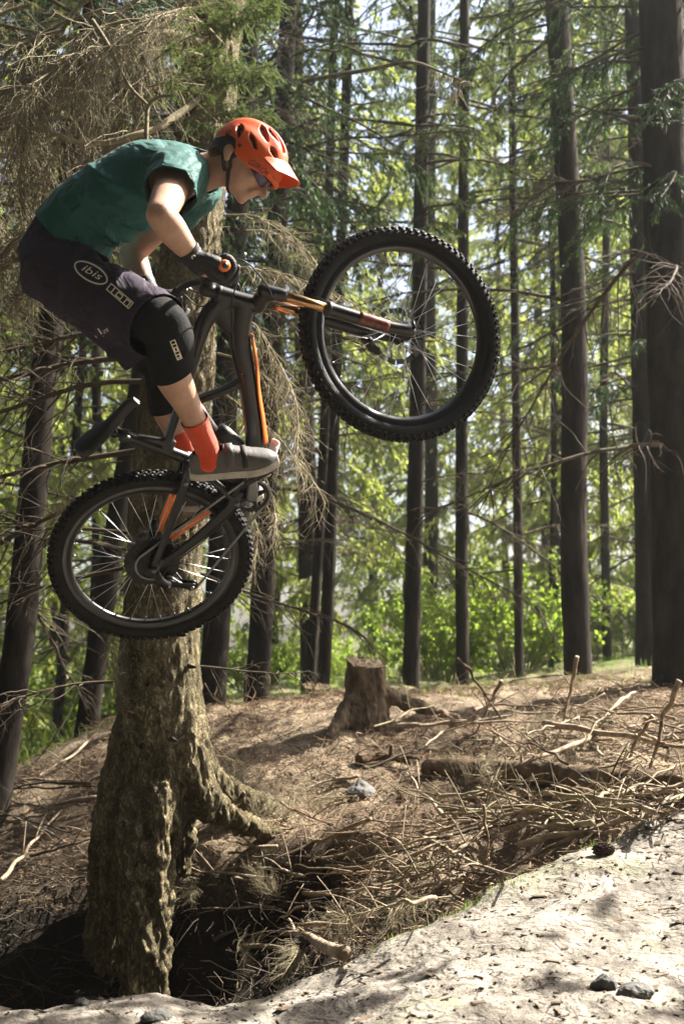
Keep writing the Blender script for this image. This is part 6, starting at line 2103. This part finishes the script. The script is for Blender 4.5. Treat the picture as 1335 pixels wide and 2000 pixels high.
# rear cradle
V, F = union([capsule(np.array([H(-0.03, -0.012, 0.081), H(-0.070, -0.028, 0.070), H(-0.094, -0.036, 0.035), H(-0.099, -0.038, 0), H(-0.094, -0.036, -0.035), H(-0.070, -0.028, -0.070), H(-0.03, -0.012, -0.081)]), [0.014, 0.016, 0.016, 0.018, 0.016, 0.016, 0.014], 14, [(1.6, 0.6)] * 7, upv=hu)], 0.004, 2)
wear('helmet_cradle', V, F, M['strap'], helmet)
BB_ = BVHTree.FromPolygons([Vector(p) for p in BODY_V], [list(map(int, f)) for fs in BODY_F for f in fs])
def onto(P, bvh, off):
    r = bvh.find_nearest(Vector(P))
    return np.array(r[0]) + np.array(r[1]) * off
for s in (-1, 1):
    for pts in ([H(-0.012, -0.028, 0.088 * s), H(-0.008, -0.055, 0.074 * s), H(-0.004, -0.085, 0.06 * s), H(0.012, -0.115, 0.045 * s), H(0.03, -0.128, 0.0)],
                [H(-0.06, -0.03, 0.08 * s), H(-0.04, -0.075, 0.072 * s), H(-0.012, -0.098, 0.058 * s)]):
        Q = spline(np.array(pts), 26)
        Q = np.array([onto(p, BB_, 0.0025) for p in Q])
        for _ in range(3):
            Q[1:-1] = (Q[:-2] + 2 * Q[1:-1] + Q[2:]) / 4
        V, F = tube(Q, 0.0062, 8, True, (0.35, 1.0), None)
        wear('chin_strap', V, F, M['strap'], helmet)
mbx = MB(); mbx.lathe([(0.0, -0.002), (0.0055, -0.002), (0.006, 0.002), (0.0, 0.002)], H(-0.014, -0.010, 0.1005), hl, 14)
wear('helmet_rivet', np.vstack(mbx.V), mbx.F, M['black_print'], helmet)
# glasses: wrapped lens, dark frame, temples
rows = []
for k in np.linspace(0, 1, 8):
    ring = []
    for a_ in np.linspace(-1, 1, 33):
        th = a_ * 1.25
        hgt = 0.024 * (1 - 0.35 * abs(a_) ** 3) * (1 - 0.30 * math.exp(-(a_ / 0.14) ** 2) * (k > 0.5))
        ring.append(H(0.030 + 0.080 * math.cos(th) - 0.006 * k, -0.008 - 2 * hgt * k, 0.074 * math.sin(th)))
    rows.append(ring)
V, F = solid(np.array(rows).reshape(-1, 3), [grid_faces(8, 33)], 0.003, 0)
gls = wear('sunglasses', V, F, M['lens'])
for s in (-1, 1):
    V, F = tube(spline(np.array([H(0.056, -0.016, 0.0725 * s), H(0.02, -0.018, 0.080 * s), H(-0.03, -0.022, 0.083 * s)]), 12), 0.0042, 8, True, (1, 0.5))
    wear('temple', V, F, M['strap'], gls)

# ---- printed lettering laid onto the cloth and the shell
def bvh_of(V, F): return BVHTree.FromPolygons([Vector(p) for p in V], [list(map(int, f)) for fs in F for f in fs])
def lay(name, polys, bvh, m, parent, off=0.0015):
    """polys: list of (2-D pixel outline rows, faces); laid on the surface behind them"""
    mb = MB()
    for q, Fq in polys:
        out = []
        for x, y in q:
            d = Vector(c3(x, y, 1.0)).normalized()
            r = bvh.ray_cast(Vector((0, 0, 0)), d)
            if r[0] is None:
                r = bvh.find_nearest(Vector(c3(x, y, 4.4)))
            nn = r[1] if r[1].dot(d) < 0 else -r[1]
            out.append(np.array(r[0] + nn * off))
        mb.add(W(np.array(out)), Fq)
    return obj(name, mb, m, parent)
def strip(pts, hw, close=False):
    pts = np.asarray(pts, float)
    P = np.vstack([pts, pts[:1]]) if close else pts
    seg = []
    for a_, b_ in zip(P[:-1], P[1:]):
        k = max(2, int(np.linalg.norm(b_ - a_) / 5) + 1)
        seg.append(np.linspace(a_, b_, k)[:-1])
    Q = np.vstack(seg + [P[-1:]])
    T_ = np.gradient(Q, axis=0)
    if close: T_[0] = T_[-1] = (Q[1] - Q[-2])
    T_ /= np.linalg.norm(T_, axis=1)[:, None] + 1e-9
    Nn = np.stack([-T_[:, 1], T_[:, 0]], -1)
    return np.vstack([Q - hw * Nn, Q + hw * Nn]), grid_faces(2, len(Q))
def boxy_word(o, ex, ey, glyphs, hw):
    out = []
    for g in glyphs:
        q = [np.array(o) + x * np.array(ex) + y * np.array(ey) for x, y in g]
        for a_, b_ in zip(q[:-1], q[1:]):
            t_ = unit(b_ - a_) * hw
            out.append(strip([a_ - t_, b_ + t_], hw))
    return out
def font_word(txt, o, ex, ey, shear=0.25):
    cu = bpy.data.curves.new('word', 'FONT'); cu.body = txt; cu.resolution_u = 3; cu.shear = shear
    ob = bpy.data.objects.new('word', cu); COL.objects.link(ob)
    dg = bpy.context.evaluated_depsgraph_get(); dg.update()
    me = ob.evaluated_get(dg).to_mesh()
    V, F = mesh_arrays(me)
    ob.evaluated_get(dg).to_mesh_clear()
    bpy.data.objects.remove(ob); bpy.data.curves.remove(cu)
    wdt = V[:, 0].max()
    q = np.array(o) + V[:, :1] / wdt * np.array(ex) + V[:, 1:2] / 0.7 * np.array(ey)
    return [(q, F)]
shb = bvh_of(SV_, SF_)
e1 = np.array([59, 34.0]) / 2; e2 = np.array([0.50, -0.86]) * 15
oc = np.array([178, 533.0])
t_ = np.linspace(0, 2 * np.pi, 48, endpoint=False)
ring = [oc + math.cos(a_) * e1 * 1.04 + math.sin(a_) * e2 * 1.05 for a_ in t_]
lay('oval_logo', [strip(ring, 1.5, True)], shb, M['print'], shorts)
lay('lettering', font_word('ibis', (157.5, 521.5 + 5), (38, 22), np.array([0.50, -0.86]) * 14.5, 0.25), shb, M['print'], shorts)
def ion(o, ex, ey, hw):
    fr = boxy_word(o, ex, ey, [[(0, 0), (1, 0), (1, 1), (0, 1), (0, 0)]], hw * 0.9)
    gl_ = [[(0.19, 0.12), (0.19, 0.88)], [(0.37, 0.2), (0.58, 0.2), (0.58, 0.8), (0.37, 0.8), (0.37, 0.2)], [(0.75, 0.12), (0.75, 0.8), (0.92, 0.8)], [(0.92, 0.8), (0.92, 0.12)]]
    return fr + boxy_word(o, ex, ey, gl_, hw)
lay('rectangle_logo', ion((208.5, 565.5), (43, 37), (9, -11), 1.25), shb, M['print'], shorts)
padb = bvh_of(PADS[0][1], PADS[0][2])
lay('rectangle_logo', ion((332.5, 667), (14, 35.5), (8.5, -3.4), 0.95), padb, M['print'], PADS[0][0])
lay('lettering', font_word('ZE', (203, 652), (11, -7.5), np.array([-0.55, -0.83]) * 6, 0.1) + [strip([(192, 641), (203, 657)], 1.3), strip([(186, 655), (190, 659)], 0.7)], shb, M['print'], shorts)
hb_ = bvh_of(VH, [Fg, rim])
lay('lettering', font_word('GIRO', (482, 317.5), (33, 23), np.array([0.55, -0.83]) * 12, 0.35), hb_, M['black_print'], helmet, 0.0035)
